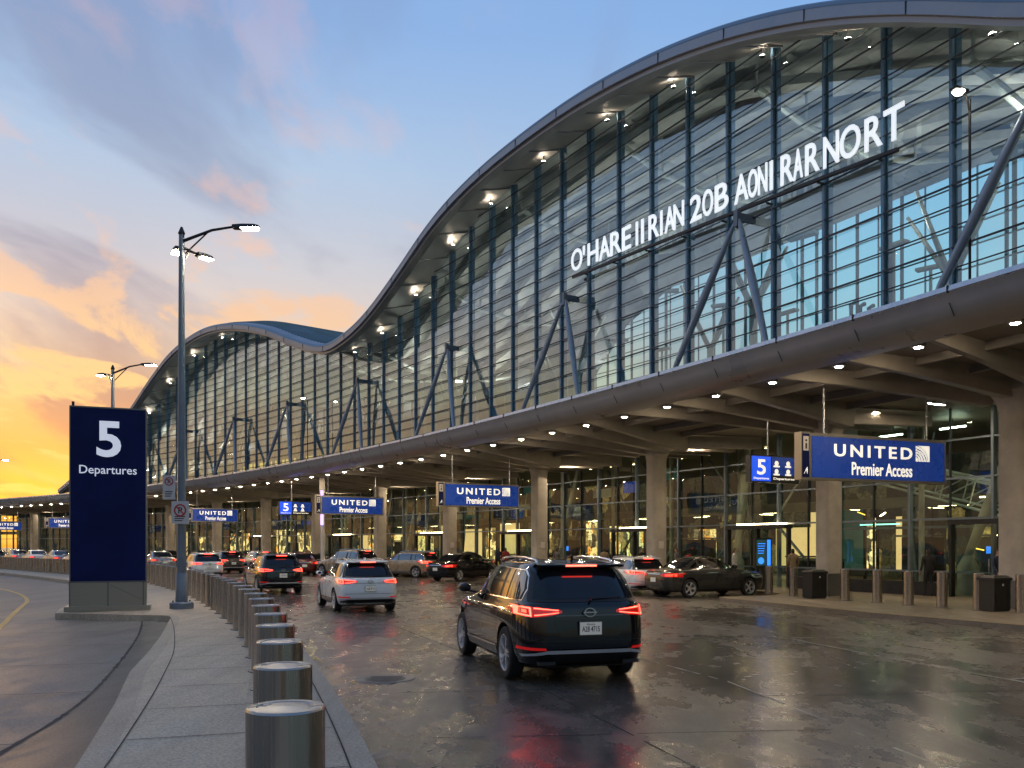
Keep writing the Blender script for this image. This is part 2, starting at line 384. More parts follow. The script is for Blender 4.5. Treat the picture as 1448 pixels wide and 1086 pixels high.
    m4 = N(nt, 'ShaderNodeMix', data_type='RGBA'); L(nt, mth('MULTIPLY', mth('MULTIPLY', c2, fade.outputs[0]), sw.outputs[0]), m4.inputs[0]); L(nt, m5.outputs[2], m4.inputs[6]); L(nt, lit.outputs[0], m4.inputs[7])
    # below the horizon: dark ground haze
    bl = N(nt, 'ShaderNodeMapRange'); L(nt, z, bl.inputs[0]); bl.inputs[1].default_value = -.03; bl.inputs[2].default_value = 0.0
    m6 = N(nt, 'ShaderNodeMix', data_type='RGBA'); L(nt, bl.outputs[0], m6.inputs[0]); m6.inputs[6].default_value = (.06, .05, .05, 1); L(nt, m4.outputs[2], m6.inputs[7])
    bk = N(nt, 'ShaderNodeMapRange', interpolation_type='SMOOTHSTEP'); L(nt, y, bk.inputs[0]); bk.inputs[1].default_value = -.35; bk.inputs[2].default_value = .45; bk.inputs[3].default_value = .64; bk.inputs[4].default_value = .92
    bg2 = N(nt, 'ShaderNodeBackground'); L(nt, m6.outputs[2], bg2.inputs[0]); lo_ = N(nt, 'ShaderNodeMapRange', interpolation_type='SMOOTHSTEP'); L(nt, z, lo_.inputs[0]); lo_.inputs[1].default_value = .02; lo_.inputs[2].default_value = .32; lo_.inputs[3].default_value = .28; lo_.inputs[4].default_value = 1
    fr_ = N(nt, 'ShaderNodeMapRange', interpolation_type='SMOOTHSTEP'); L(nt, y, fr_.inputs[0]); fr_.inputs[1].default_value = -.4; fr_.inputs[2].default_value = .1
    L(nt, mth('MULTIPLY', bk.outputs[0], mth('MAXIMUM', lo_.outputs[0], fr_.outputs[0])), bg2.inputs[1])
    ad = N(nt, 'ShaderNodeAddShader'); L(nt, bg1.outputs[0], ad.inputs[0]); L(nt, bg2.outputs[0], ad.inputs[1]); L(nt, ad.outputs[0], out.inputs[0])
    ld = bpy.data.lights.new('sun', 'SUN'); ld.energy = .5; ld.angle = R(4); ld.color = (1, .55, .25)
    o = bpy.data.objects.new('sun', ld); COL.objects.link(o)
    d = V((math.sin(SUN_AZ) * math.cos(R(3)), math.cos(SUN_AZ) * math.cos(R(3)), math.sin(R(3))))
    o.rotation_euler = d.to_track_quat('Z', 'Y').to_euler()
world()

# ------------------------------------------------------------------ text
_tc = {}
def text_mesh(body, bold=.0, ext=.0, space=1.0):
    key = (body, bold, ext, space)
    if key in _tc: return _tc[key]
    cu = bpy.data.curves.new('t', 'FONT'); cu.body = body; cu.offset = bold; cu.extrude = ext; cu.space_character = space; cu.resolution_u = 4
    ob = bpy.data.objects.new('t', cu); COL.objects.link(ob)
    bpy.context.view_layer.update()
    dg = bpy.context.evaluated_depsgraph_get(); me = bpy.data.meshes.new_from_object(ob.evaluated_get(dg))
    bpy.data.objects.remove(ob); bpy.data.curves.remove(cu)
    _tc[key] = me; return me
def text_into(mb, body, org, right, up, x0, x1, z0, z1, m, bold=.0, depth=.012, space=1.0, keep=False):
    """fits text into [x0,x1]x[z0,z1] of the plane at org spanned by right/up, standing proud by depth"""
    me = text_mesh(body, bold, .05, space)
    xs = [v.co.x for v in me.vertices]; ys = [v.co.y for v in me.vertices]
    a, b_, c, d = min(xs), max(xs), min(ys), max(ys)
    sx = (x1 - x0) / (b_ - a); sy = (z1 - z0) / (d - c)
    if keep: sx = sy; 
    nrm = V(right).cross(V(up)).normalized()
    ox = (x0 + x1) / 2 - sx * (a + b_) / 2; oy = z0 - sy * c
    Mt = Matrix.Identity(4)
    for i in range(3):
        Mt[i][0] = right[i] * sx; Mt[i][1] = up[i] * sy; Mt[i][2] = nrm[i] * depth / .1
        Mt[i][3] = org[i] + right[i] * ox + up[i] * oy + nrm[i] * depth / 2
    mb.add_mesh(me, Mt, m)

# ------------------------------------------------------------------ ground
def road_mat(name, c0, c1, wet=(.12, .5), spec=.5):
    m, nt, b = newmat(name); b.inputs['Specular IOR Level'].default_value = spec
    tc = N(nt, 'ShaderNodeTexCoord'); src = tc.outputs['Object']
    def noise(scale, det=6, st=None, rough=.6, dist=0, loc=(0, 0, 0)):
        s = src
        mp = N(nt, 'ShaderNodeMapping'); mp.inputs['Scale'].default_value = st or (1, 1, 1); mp.inputs['Rotation'].default_value = (0, 0, R(-20)); mp.inputs['Location'].default_value = loc; L(nt, s, mp.inputs[0])
        n = N(nt, 'ShaderNodeTexNoise'); n.inputs['Scale'].default_value = scale; n.inputs['Detail'].default_value = det; n.inputs['Roughness'].default_value = rough; n.inputs['Distortion'].default_value = dist
        L(nt, mp.outputs[0], n.inputs[0]); return n.outputs[0]
    big = noise(.22, 6, (1.6, .5, 1), .65, .4); mid = noise(1.3, 7, (1.5, .8, 1), .7, .3, (5, 2, 0)); fine = noise(38, 3, None, .6); streak = noise(.5, 4, (5, .25, 1), .6, .2, (3, 1, 0))
    def mth(op, a, b_, c=None):
        n = N(nt, 'ShaderNodeMath', operation=op)
        for i, q in enumerate((a, b_, c)):
            if q is None: continue
            if isinstance(q, (int, float)): n.inputs[i].default_value = q
            else: L(nt, q, n.inputs[i])
        return n.outputs[0]
    s = mth('ADD', mth('MULTIPLY', big, .45), mth('ADD', mth('MULTIPLY', mid, .35), mth('MULTIPLY', streak, .3)))
    r = ramp(nt, s, [(.34, tuple(c * .5 for c in c0)), (.50, c0), (.60, tuple((a + d) / 2 for a, d in zip(c0, c1))), (.70, c1)])
    fr = ramp(nt, fine, [(.3, (.62,) * 3), (.7, (1.3,) * 3)])
    mm = N(nt, 'ShaderNodeMix', data_type='RGBA', blend_type='MULTIPLY'); mm.inputs[0].default_value = 1; L(nt, r.outputs[0], mm.inputs[6]); L(nt, fr.outputs[0], mm.inputs[7])
    L(nt, mm.outputs[2], b.inputs['Base Color'])
    wr = N(nt, 'ShaderNodeMapRange', interpolation_type='SMOOTHSTEP'); L(nt, mth('ADD', mth('MULTIPLY', big, .6), mth('MULTIPLY', mid, .4)), wr.inputs[0])
    wr.inputs[1].default_value = .40; wr.inputs[2].default_value = .62; wr.inputs[3].default_value = wet[0]; wr.inputs[4].default_value = wet[1]
    L(nt, wr.outputs[0], b.inputs['Roughness'])
    bp = N(nt, 'ShaderNodeBump'); bp.inputs['Strength'].default_value = .35; bp.inputs['Distance'].default_value = .012
    L(nt, mth('ADD', mth('MULTIPLY', fine, .12), mth('MULTIPLY', mid, 1.2)), bp.inputs['Height']); L(nt, bp.outputs[0], b.inputs['Normal'])
    return m
M['road'] = road_mat('wet_asphalt', (.078, .068, .056), (.15, .132, .110), (.15, .42))
M['oldroad'] = road_mat('old_concrete_road', (.19, .165, .145), (.28, .25, .225), (.5, .7), .25)
M['walk'] = road_mat('sidewalk_concrete', (.42, .33, .24), (.60, .48, .36), (.55, .8))
M['apron'] = road_mat('pavement_apron', (.17, .14, .105), (.27, .22, .165), (.3, .6))
M['gutter'] = road_mat('gutter_concrete', (.32, .26, .20), (.46, .385, .305), (.5, .7))

M['pan'] = road_mat('gutter_pan', (.115, .10, .085), (.19, .17, .145), (.45, .65), .25)
g = MB(); g.face([(-700, -60, -.02), (500, -60, -.02), (500, 900, -.02), (-700, 900, -.02)], M['oldroad']); struct(g.build('ground'))

def strip(name, la, lb, z, m, parent=None, kind=True, thick=None):
    mb = MB()
    rows = [[V((a.x, a.y, z)), V((b.x, b.y, z))] for a, b in zip(la, lb)]
    mb.grid(rows, m)
    if thick:
        mb.grid([[V((a.x, a.y, z)), V((a.x, a.y, z - thick))] for a in la], m)
        mb.grid([[V((a.x, a.y, z)), V((a.x, a.y, z - thick))] for a in lb], m)
        mb.face([rows[0][0], rows[0][1], rows[0][1] - V((0, 0, thick)), rows[0][0] - V((0, 0, thick))], m)
    o = mb.build(name, parent)
    if kind: struct(o)
    return o
LMAX = ML[-1] - .5
nL = 150
lm = [LMAX * i / nL for i in range(nL + 1)]
medR = [med(l, .75)[0] for l in lm]
# left edge of the median (with the raised corner that carries the pylon)
LE = [(-1.35, .6), (-2.3, 3.), (-3.55, 6.9), (-4.5, 9.6), (-5.45, 12.1), (-6.2, 14.5), (-7.0, 16.9), (-7.6, 18.6), (-8.1, 20.), (-8.45, 21.), (-8.75, 21.7), (-9.1, 22.05),
      (-12.25, 22.75), (-12.9, 24.2), (-13.6, 26.), (-15.2, 30), (-17.5, 35), (-22, 43), (-28.3, 50.5), (-36, 59), (-47, 71), (-61, 83), (-79, 95)]
# main road: right of the median as far as the kerb
KERB = [(22, -6), (18.4, 4), (16.6, 9), (14.0, 14.5), (11.8, 19.3), (9.8, 23.2), (8.35, 27.2), (7.5, 29.4), (7.35, 30.1), (7.7, 30.55), (9.6, 31.3), (10.3, 32.4), (10.2, 34.), (8.6, 36.2), (5.8, 38.4), (3.2, 41.6)]
kerb = [V((a, b, 0)) for a, b in KERB] + [P(s, 5.3) for s in range(27, 118, 3)]
mb = MB()
pts = [V((a.x, a.y, 0)) for a in medR]; 
poly = pts + [V((k.x, k.y, 0)) for k in kerb[::-1]] + [V((22, -20, 0)), V((-4, -20, 0))]
mb.face(poly, M['road'])
o = mb.build('road'); struct(o)
bm = bmesh.new(); bm.from_mesh(o.data); bmesh.ops.triangulate(bm, faces=bm.faces); 
for f in bm.faces:
    if f.normal.z < 0: f.normal_flip()
bm.to_mesh(o.data); bm.free()
def flat_slab(name, outline, z, m, thick):
    mb = MB(); mb.face([V((a[0], a[1], z)) for a in outline], m)
    for a, b in zip(outline, list(outline[1:]) + [outline[0]]):
        mb.face([V((a[0], a[1], z)), V((b[0], b[1], z)), V((b[0], b[1], z - thick)), V((a[0], a[1], z - thick))], m)
    o = mb.build(name)
    bm = bmesh.new(); bm.from_mesh(o.data); bmesh.ops.triangulate(bm, faces=[f for f in bm.faces if len(f.verts) > 4])
    bmesh.ops.recalc_face_normals(bm, faces=bm.faces); bm.to_mesh(o.data); bm.free()
    return struct(o)
mo = [(a.x, a.y) for a in medR]
flat_slab('median_sidewalk', mo + LE[::-1] + [(-1.0, -8), (.9, -8)], .15, M['walk'], .2)
flat_slab('pavement', [(k.x, k.y) for k in kerb] + [tuple(P(s, 40).xy) for s in range(115, -20, -5)] + [(60, -6)], .13, M['apron'], .2)
# kerb stones, slightly proud lighter bands at the edges
def edge_band(name, path, w, z, m, side=1):
    A = []; B = []
    for i, p in enumerate(path):
        a = V(path[max(i - 1, 0)]).to_3d(); b = V(path[min(i + 1, len(path) - 1)]).to_3d(); d = (b - a); d.z = 0; d.normalize()
        n = V((d.y, -d.x, 0)) * side; q = V((p[0], p[1], 0)); A.append(q); B.append(q + n * w)
    strip(name, A, B, z, m)
def dens(path, step=.6):
    out = []
    for a, b in zip(path, path[1:]):
        a = V((a[0], a[1], 0)); b = V((b[0], b[1], 0)); n = max(1, int((b - a).length / step))
        for k in range(n): out.append(a.lerp(b, k / n))
    out.append(V((path[-1][0], path[-1][1], 0))); return out
def smooth(path, it=3):
    for _ in range(it):
        q = [path[0]]
        for a, b in zip(path, path[1:]): q += [a.lerp(b, .25), a.lerp(b, .75)]
        path = q + [path[-1]]
    return path
edge_band('kerb_stone', dens(LE[:12]), .22, .154, M['gutter'], 1)
edge_band('kerb_stone', [p for p in medR], .2, .154, M['gutter'], -1)
M['kerbpaint'] = mat('faded_yellow_kerb', (.26, .20, .10), .6, 0, var=.35, scale=3)
edge_band('kerb_stone', [k for k in kerb], .16, .134, M['kerbpaint'], 1)
# expansion joints
jt = MB()
l = 3.3
while l < 62:
    p, h = med(l, .52); q, _ = med(l, -1.35)
    d = V((-math.sin(h), math.cos(h), 0)) * .008
    jt.face([V((p.x, p.y, .157)) - d, V((p.x, p.y, .157)) + d, V((q.x, q.y, .157)) + d, V((q.x, q.y, .157)) - d], M['crack']); l += 1.55
for off in (-1.38, .53):
    A = []; B = []
    for i in range(160):
        l = .5 + i * .14 if off < 0 else .5 + i * .3
        A.append(med(l, off)[0]); B.append(med(l, off + .014)[0])
    jt.grid([[V((a.x, a.y, .158)), V((b.x, b.y, .158))] for a, b in zip(A, B)], M['crack'])
struct(jt.build('sidewalk_joint'))
# left road: gutter pan joint, yellow line
gl = [(-3.2, .8), (-3.9, 4), (-4.75, 7.6), (-5.2, 10.2), (-6.55, 14.2), (-7.9, 17.9), (-8.9, 20.4), (-9.55, 21.9)]
gp = smooth([V((a, b, 0)) for a, b in gl], 3)
le = [V((a, b, 0)) for a, b in LE[:12]]
mb = MB()
for i in range(len(gp) - 1):
    pass
def closest(path, q):
    best = None
    for a, b in zip(path, path[1:]):
        d = b - a; t = max(0, min(1, (q - a).dot(d) / d.length_squared)); p = a + d * t
        if best is None or (p - q).length < (best - q).length: best = p
    return best
mb.grid([[V((p.x, p.y, .003)), V((closest(le, p).x, closest(le, p).y, .003))] for p in gp], M['pan'])
struct(mb.build('gutter'))
mb = MB(); rr = random.Random(3); rows = []
for p in dens([(q.x, q.y) for q in gp], .12):
    w = .018 + .03 * rr.random() * rr.random(); rows.append([V((p.x - w, p.y, .007)), V((p.x + w, p.y, .007))])
mb.grid(rows, M['crack'])
for k in range(7):
    y = 5 + k * 3.1; c = closest(gp, V((-6, y, 0)))
    a = V((c.x, c.y, .0072)); b = a + V((-9, -2.3, 0)); mb.face([a, a + V((0, .025, 0)), b + V((0, .025, 0)), b], M['crack'])
struct(mb.build('road_joint'))
yl = smooth([V((a, b, 0)) for a, b in [(-10.5, 16.5), (-12.2, 20.2), (-14.2, 24.1), (-15.6, 26.9), (-17.6, 31), (-21.7, 37), (-29, 45), (-38, 52), (-50, 59)]], 3)
A = []; B = []
for i, p in enumerate(yl):
    d = (yl[min(i + 1, len(yl) - 1)] - yl[max(i - 1, 0)]).normalized(); n = V((d.y, -d.x, 0)) * .07; A.append(p - n); B.append(p + n)
strip('yellow_lane_line', A, B, -.012, M['yline'])
# faint lane lines on the main road
ln = MB(); rr = random.Random(11)
def roadline(path, w, m, z, gaps=.0, amin=.25):
    pp = dens(path, .25)
    for i in range(len(pp) - 1):
        if rr.random() < gaps: continue
        a, b = pp[i], pp[i + 1]; d = (b - a).normalized(); n = V((d.y, -d.x, 0)) * w * (.6 + .4 * rr.random())
        ln.face([V((*(a - n).xy, z)), V((*(b - n).xy, z)), V((*(b + n).xy, z)), V((*(a + n).xy, z))], m)
roadline([(8.9, 5), (7.3, 12.2), (6.4, 15.4), (5.8, 18), (3.8, 22.3), (2.2, 25.5)], .035, M['line'], .004, .12)
roadline([(5.0, 2), (3.76, 7.7), (3.1, 12.2), (2.2, 14.8), (-.2, 20), (-2.6, 25), (-6, 31)], .022, M['line'], .0045, .3)
roadline([(2.4, 2), (1.6, 7.5), (-.3, 14), (-3, 21)], .012, M['crack'], .005, .1)
roadline([(7.3, 12.4), (12.8, 13.6)], .03, M['line'], .0052, .15)
roadline([(5.9, 18), (12.3, 18.0)], .025, M['line'], .0054, .25)
roadline([(3.2, 11), (8.2, 11.6)], .012, M['crack'], .0056, .1)
roadline([(-.8, 8.6), (3.4, 9.0)], .012, M['crack'], .0058, .1)
roadline([(6.6, 15), (4.4, 21), (1, 28)], .012, M['crack'], .006, .1)
roadline([(10.5, 8), (9.6, 14.2), (7.0, 20), (5.2, 24.5)], .014, M['crack'], .0062, .05)
roadline([(1.2, 3), (6.5, 4.0), (11, 5.2)], .012, M['crack'], .0064, .05)
roadline([(-1.6, 11.2), (3.2, 11.9)], .010, M['crack'], .0066, .05)
roadline([(-2.9, 16.5), (2.6, 17.4), (8, 19.2)], .014, M['crack'], .0068, .05)
roadline([(-5.5, 24), (0, 26), (6, 28.8)], .014, M['crack'], .007, .05)
roadline([(12.5, 14.8), (9.8, 19.6), (7.9, 24.6)], .03, M['line'], .0072, .35)
roadline([(-2.2, 12), (-4.4, 17), (-7.4, 24), (-11.5, 32)], .03, M['yline'], .0074, .45)
struct(ln.build('lane_line'))

mh = MB(); c = V((-1.86, 12.45, 0))
mh.lathe([(.30, .004), (.36, .014), (.43, .014), (.44, .004)], c, UP, M['trim'], 28, False)
mh.lathe([(.30, .005), (.02, .011)], c, UP, M['dark'], 28)
for k in range(-3, 4): mh.abox(c.x - .24, c.x + .24, c.y + k * .075 - .012, c.y + k * .075 + .012, .009, .016, M['trim'])
o = mh.build('manhole_cover', None, 30, c); tag(o, 'round dark iron manhole cover let into the wet road beside the median', 'manhole cover')

# ------------------------------------------------------------------ terminal building
ORG = P(20, 12, 0)
T = empty('terminal_building', ORG, 0, 'long glass terminal hall with wave-shaped metal roof and deep lit canopy', 'building')
def B(mb, name, sm=None, par=None): return mb.build(name, par or T, sm)
ss = [S0 + (S1 - S0) * i / 220 for i in range(221)]
# roof sheet and edge
mb = MB()
prof = [(-.03, 0), (-.0, .10), (.06, .16), (.7, .30), (2.4, .68), (3, .72), (10, .76), (17, .76)]
mb.grid([[P(s, o_, zr(s) + dz) for o_, dz in prof] for s in ss], M['roof'])
for i in range(0, 221, 1):   # standing seams
    s = ss[i]; mb.bar(P(s, .7, zr(s) + .33), P(s, 2.5, zr(s) + .72), .04, .06, M['roof']); mb.bar(P(s, 2.5, zr(s) + .73), P(s, 16.5, zr(s) + .79), .04, .06, M['roof'])
B(mb, 'roof', 40)
mb = MB()
mb.grid([[P(s, -.02, zr(s)), P(s, -.03, zr(s) - .30), P(s, .10, zr(s) - .31), P(s, .11, zr(s) - .44)] for s in ss], M['fasciaroof'])
for i in range(0, 221, 6):
    s = ss[i] + .02; mb.box(P(s, -.03, zr(s) - .15), FW(s) * .012, RT(s) * .012, (0, 0, .15), M['dark'])
B(mb, 'roof_edge', 30)
mb = MB()
mb.grid([[P(s, .11, zr(s) - .44), P(s, .50, zr(s) - .44), P(s, .51, zr(s) - .34), P(s, 1.35, zr(s) - .14), P(s, 1.36, zr(s) - .08), P(s, 2.3, zr(s) + .16)] for s in ss], M['soffit'])
for i in range(0, 220, 4):
    s = ss[i]; mb.bar(P(s, .5, zr(s) - .38), P(s, 2.25, zr(s) + .12), .05, .05, M['fasciaroof'])
B(mb, 'soffit', 30)
# soffit spots
spm = MB(); spm.lathe([(.10, 0), (.10, .05), (.02, .06)], (0, 0, 0), UP, M['dark'], 12); spm.lathe([(.07, .062), (.005, .064)], (0, 0, 0), UP, M['spot'], 12)
for i, s in enumerate([-3, 1.2, 5.2, 8.3, 12.4, 16.2, 20.6, 25, 28.6, 32.6, 36.6, 40.2, 45.5, 50.4, 56, 62, 67.5, 72.5, 77, 81]):
    mb = MB(); c = P(s, 1.75, zr(s) - .30)
    mb.lathe([(.08, .02), (.08, .05), (.03, .055)], c, UP, M['dark'], 12)
    mb.lathe([(.075, .058), (.01, .06)], c, UP, M['spot'], 12)
    mb.bar(c, c + V((0, 0, .3)), .03, .03, M['dark'], RT(s))
    B(mb, 'soffit_spot')
_z0 = zr
def zr(s): return _z0(s) + .5
# upper glass: bays between fins
bays = [.55 + 1.935 * i for i in range(-8, 49)]
bays = [s for s in bays if s < S1]
rb = random.Random(5)
for i in range(len(bays) - 1):
    a, b = bays[i] + .03, bays[i + 1] - .03
    if zr(b) < 8.3: continue
    mb = MB(); t = (rb.random() - .5) * .02
    mb.face([P(a, 2.2, 7.5), P(b, 2.2 + t, 7.5), P(b, 2.2 - t, zr(b) - .3), P(a, 2.2, zr(a) - .3)], M['glass_up'])
    w = B(mb, 'window')
    gb = MB(); z = 7.56; k = 0
    while z < max(zr(a), zr(b)) - .4:
        za = zb = z; sa, sb = a, b
        # clip the bar under the sloping roof
        if z > zr(a) - .35 or z > zr(b) - .35:
            q = [a + (b - a) * u / 12 for u in range(13)]; q = [u for u in q if zr(u) - .35 > z]
            if len(q) < 2: break
            sa, sb = q[0], q[-1]
        r_ = .013 if k % 3 else .022
        gb.box((P(sa, 2.1, z) + P(sb, 2.1, z)) / 2, (P(sb, 2.1, z) - P(sa, 2.1, z)) / 2, RT(a) * .018, (0, 0, r_), M['bar'])
        z += .5; k += 1
    gb.build('glazing_bar', w)
for i, s in enumerate(bays):
    if zr(s) < 8.3: continue
    mb = MB(); h = zr(s) - .3 - 7.45
    big = .20
    mb.box(P(s, 2.22 + big / 2, 7.45 + h / 2), RT(s) * big / 2, FW(s) * .07, (0, 0, h / 2), M['fin'])
    mb.box(P(s, 2.15, 7.45 + h / 2), RT(s) * .04, FW(s) * (.045 if s < 40 else .035), (0, 0, h / 2), M['fin'])
    B(mb, 'mullion')
# V braces in front of the glass
for c in [-.3, 9.1, 18.7, 28.8, 39.4, 49.9, 59.3, 68.9, 78.6]:
    za = min(11.9, zr(c) - 1.2)
    for sg, ft in ((-1, -1.9), (1, 2.3)):
        mb = MB(); a = P(c + .08 * sg, 1.5, za); b = P(c + ft, .85, 7.5)
        mb.tube([a, a.lerp(b, .08), a.lerp(b, .5), a.lerp(b, .92), b], [.04, .08, .13, .09, .05], M['brace'], 12)
        mb.lathe([(.14, 0), (.14, .12)], b, UP, M['grey_steel'], 12)
        B(mb, 'brace', 40)
    mb = MB(); mb.bar(P(c, 1.5, za + .12), P(c, 2.2, za + .12), .12, .22, M['grey_steel']); mb.bar(P(c, 1.5, za - .2), P(c, 1.5, za + .3), .16, .16, M['grey_steel'], RT(c)); B(mb, 'brace_bracket')

# canopy
mb = MB(); sc_ = [-19 + i * .5 for i in range(int((151 + 19) / .5))]
mb.grid([[P(s, 3.2, 7.47), P(s, .0, 7.47), P(s, -.02, 7.36), P(s, .02, 7.33)] for s in sc_], M['rim'])
mb.grid([[P(s, .02, 7.33), P(s, .08, 7.1), P(s, .20, 6.9), P(s, .45, 6.74), P(s, 1.0, 6.66), P(s, 1.02, 6.95)] for s in sc_], M['fascia'])
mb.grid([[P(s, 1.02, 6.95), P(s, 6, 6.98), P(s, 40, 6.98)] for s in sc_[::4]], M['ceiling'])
for i in range(0, len(sc_), 5):
    s = sc_[i]; mb.box(P(s, .0, 7.40), FW(s) * .015, RT(s) * .03, (0, 0, .075), M['dark'])
    mb.bar(P(s, .045, 7.12), P(s, .21, 6.85), .012, .012, M['dark'])
B(mb, 'canopy', 50)
COLS = [-5, 4.6, 11.4, 20.8, 30.1, 39.5, 48.5, 58.2, 67.0, 76.4, 86, 96, 106, 117, 128, 139, 149]
for i, c in enumerate(COLS):
    w = .42 if c != 4.6 else .55
    mb = MB(); z0 = .13
    mb.box(P(c, 8.2, (z0 + .95) / 2), RT(c) * (w + .04), FW(c) * (w * .75 + .04), (0, 0, (.95 - z0) / 2), M['trim'])
    n = 20
    rows = []
    for z, k in ((.95, 1), (5.9, 1), (6.15, 1.12), (6.5, 1.5)):
        row = []
        for q in range(n):
            t = 2 * math.pi * q / n; cx = math.copysign(abs(math.cos(t)) ** .4, math.cos(t)); sx = math.copysign(abs(math.sin(t)) ** .4, math.sin(t))
            row.append(P(c, 8.2, z) + RT(c) * cx * w * k + FW(c) * sx * w * .75 * k)
        rows.append(row)
    mb.grid(rows, M['concrete'], True)
    mb.box(P(c, 8.2, 6.7), RT(c) * w * 1.6, FW(c) * w * 1.3, (0, 0, .26), M['rib'])
    co = B(mb, 'column', 40)
    if i in (1, 3, 4, 5):
        nb = MB(); nb.box(P(c, 8.2, 2.0) - FW(c) * (w * .75 + .02), RT(c) * .14, FW(c) * .01, (0, 0, .17), M['sign_white']); nb.build('notice', co)
# canopy ribs fanning towards the column heads, and downlights
lights = []
k = 0
s = -17.2
while s < 150:
    ci = min(COLS, key=lambda c: abs(c - s)); s2 = ci + .42 * (s - ci)
    mb = MB()
    a = P(s, 1.0, 0); b = P(s2, 8.2, 0); d = (b - a); r = V((d.y, -d.x, 0)).normalized()
    rows = []
    for t, zb, w in ((0, 6.66, .09), (.3, 6.56, .12), (.6, 6.42, .16), (.85, 6.28, .19), (1, 6.2, .22)):
        p = a + d * t
        rows.append([p - r * w * 1.6 + V((0, 0, 6.99)), p - r * w + V((0, 0, zb + .05)), p - r * w * .8 + V((0, 0, zb)), p + r * w * .8 + V((0, 0, zb)), p + r * w + V((0, 0, zb + .05)), p + r * w * 1.6 + V((0, 0, 6.99))])
    mb.grid(rows, M['rib'])
    mb.bar(b + V((0, 0, 6.6)), P(s2 * .6 + s * .4, 12, 6.7), .3, .55, M['rib'])
    B(mb, 'canopy_beam', 35)
    lights.append(s + 1.0)
    s += 2.42; k += 1
mb = MB()
for off in (3.4, 5.6, 7.7):
    for i in range(len(sc_) // 4 - 1):
        a, b = sc_[i * 4], sc_[i * 4 + 4]; mb.bar(P(a, off, 6.86), P(b, off, 6.86), .10, .22, M['rib'])
B(mb, 'canopy_purlin')
lamp_m = MB(); lamp_m.lathe([(.16, .34), (.17, .02), (.11, -.005), (.10, .02)], (0, 0, 0), UP, M['rim'], 16, False); lamp_m.lathe([(.003, -.025), (.07, -.02), (.10, -.0)], (0, 0, 0), UP, M['warmlamp'], 16, False)
lme = lamp_m.mesh('canopy_light')
for s in lights:
    o = bpy.data.objects.new('canopy_light', lme); COL.objects.link(o); o.parent = T; o.location = P(s, 1.85, 6.83 - max(0, min(.19, s * .006))) - ORG
# sparser row of strips near the columns, added to lift canopy ambient light
strip_m = MB(); strip_m.abox(-.45, .45, -.05, .05, 0, .08, M['rim']); strip_m.face([(-.42, -.035, -.004), (-.42, .035, -.004), (.42, .035, -.004), (.42, -.035, -.004)], M['warmlamp'])
sme = strip_m.mesh('light_strip')
for c in COLS:
    for dl in (-1.1, 3.6):
        o = bpy.data.objects.new('light_strip', sme); COL.objects.link(o); o.parent = T; o.location = P(c + dl, 9.6, 6.78) - ORG; o.rotation_euler = (0, 0, head(c))

# ---- upper hall interior
mb = MB(); q = ss[::4] + [S1]
mb.grid([[P(s, 2.3, 7.46), P(s, 16, 7.46)] for s in q], M['infloor']); mb.grid([[P(s, 2.6, 7.0), P(s, 16, 7.0)] for s in q], M['infloor'])
B(mb, 'hall_floor')
mb = MB(); mb.grid([[P(s, 2.35, zr(s) - .24), P(s, 8, zr(s) - .3), P(s, 16.8, zr(s) - .4)] for s in ss[::2]], M['inceil'])
B(mb, 'hall_ceiling', 40)
for j, off in enumerate((3.8, 5.6, 7.4, 9.2, 11.0)):
    mb = MB(); rows = []
    for s in ss[::3]:
        sag = .35 + .35 * math.sin(s * .35 + j * 1.3)
        z = zr(s) - .5 - sag
        rows.append([P(s, off - .5, z + .05), P(s, off - .45, z - .22), P(s, off + .1, z - .32), P(s, off + .5, z - .1), P(s, off + .45, z + .15)])
    mb.grid(rows, M['baffle'], False)
    B(mb, 'ceiling_baffle', 50)
for k in range(14):
    s = -12 + k * 7.2
    if zr(s) < 9.5: continue
    mb = MB(); top = [P(s, o_, zr(s) - .45) for o_ in (2.8, 5, 8, 10.5, 13)]
    bot = [P(s, o_, zr(s) - 1.1 - dz) for o_, dz in ((2.8, .1), (5, .8), (8, 1.1), (10.5, .8), (13, .1))]
    mb.tube(bot, .12, M['truss'], 8); 
    for a, b in zip(top, bot): mb.tube([a, b], .05, M['truss'], 6)
    for a, b in zip(top[1:], bot): mb.tube([a, b], .05, M['truss'], 6)
    B(mb, 'roof_truss', 40)
# uplights in the hall
ul = MB(); ul.abox(-.5, .5, -.16, .16, -.1, 0, M['truss']); ul.face([(-.46, -.13, .004), (.46, -.13, .004), (.46, .13, .004), (-.46, .13, .004)], M['uplight']); ul.tube([(0, 0, -.1), (0, 0, -3.5)], .06, M['truss'], 8)
ume = ul.mesh('hall_uplight'); rr = random.Random(2)
for k in range(15):
    for off in (4.8, 8.2, 11.4):
        s = -12 + k * 6.9 + rr.random() * 2
        z = min(12.2, zr(s) - 2.6)
        if z < 8: continue
        o = bpy.data.objects.new('hall_uplight', ume); COL.objects.link(o); o.parent = T; o.location = P(s, off, z) - ORG; o.rotation_euler = (0, 0, head(s) + R(90) + rr.random())
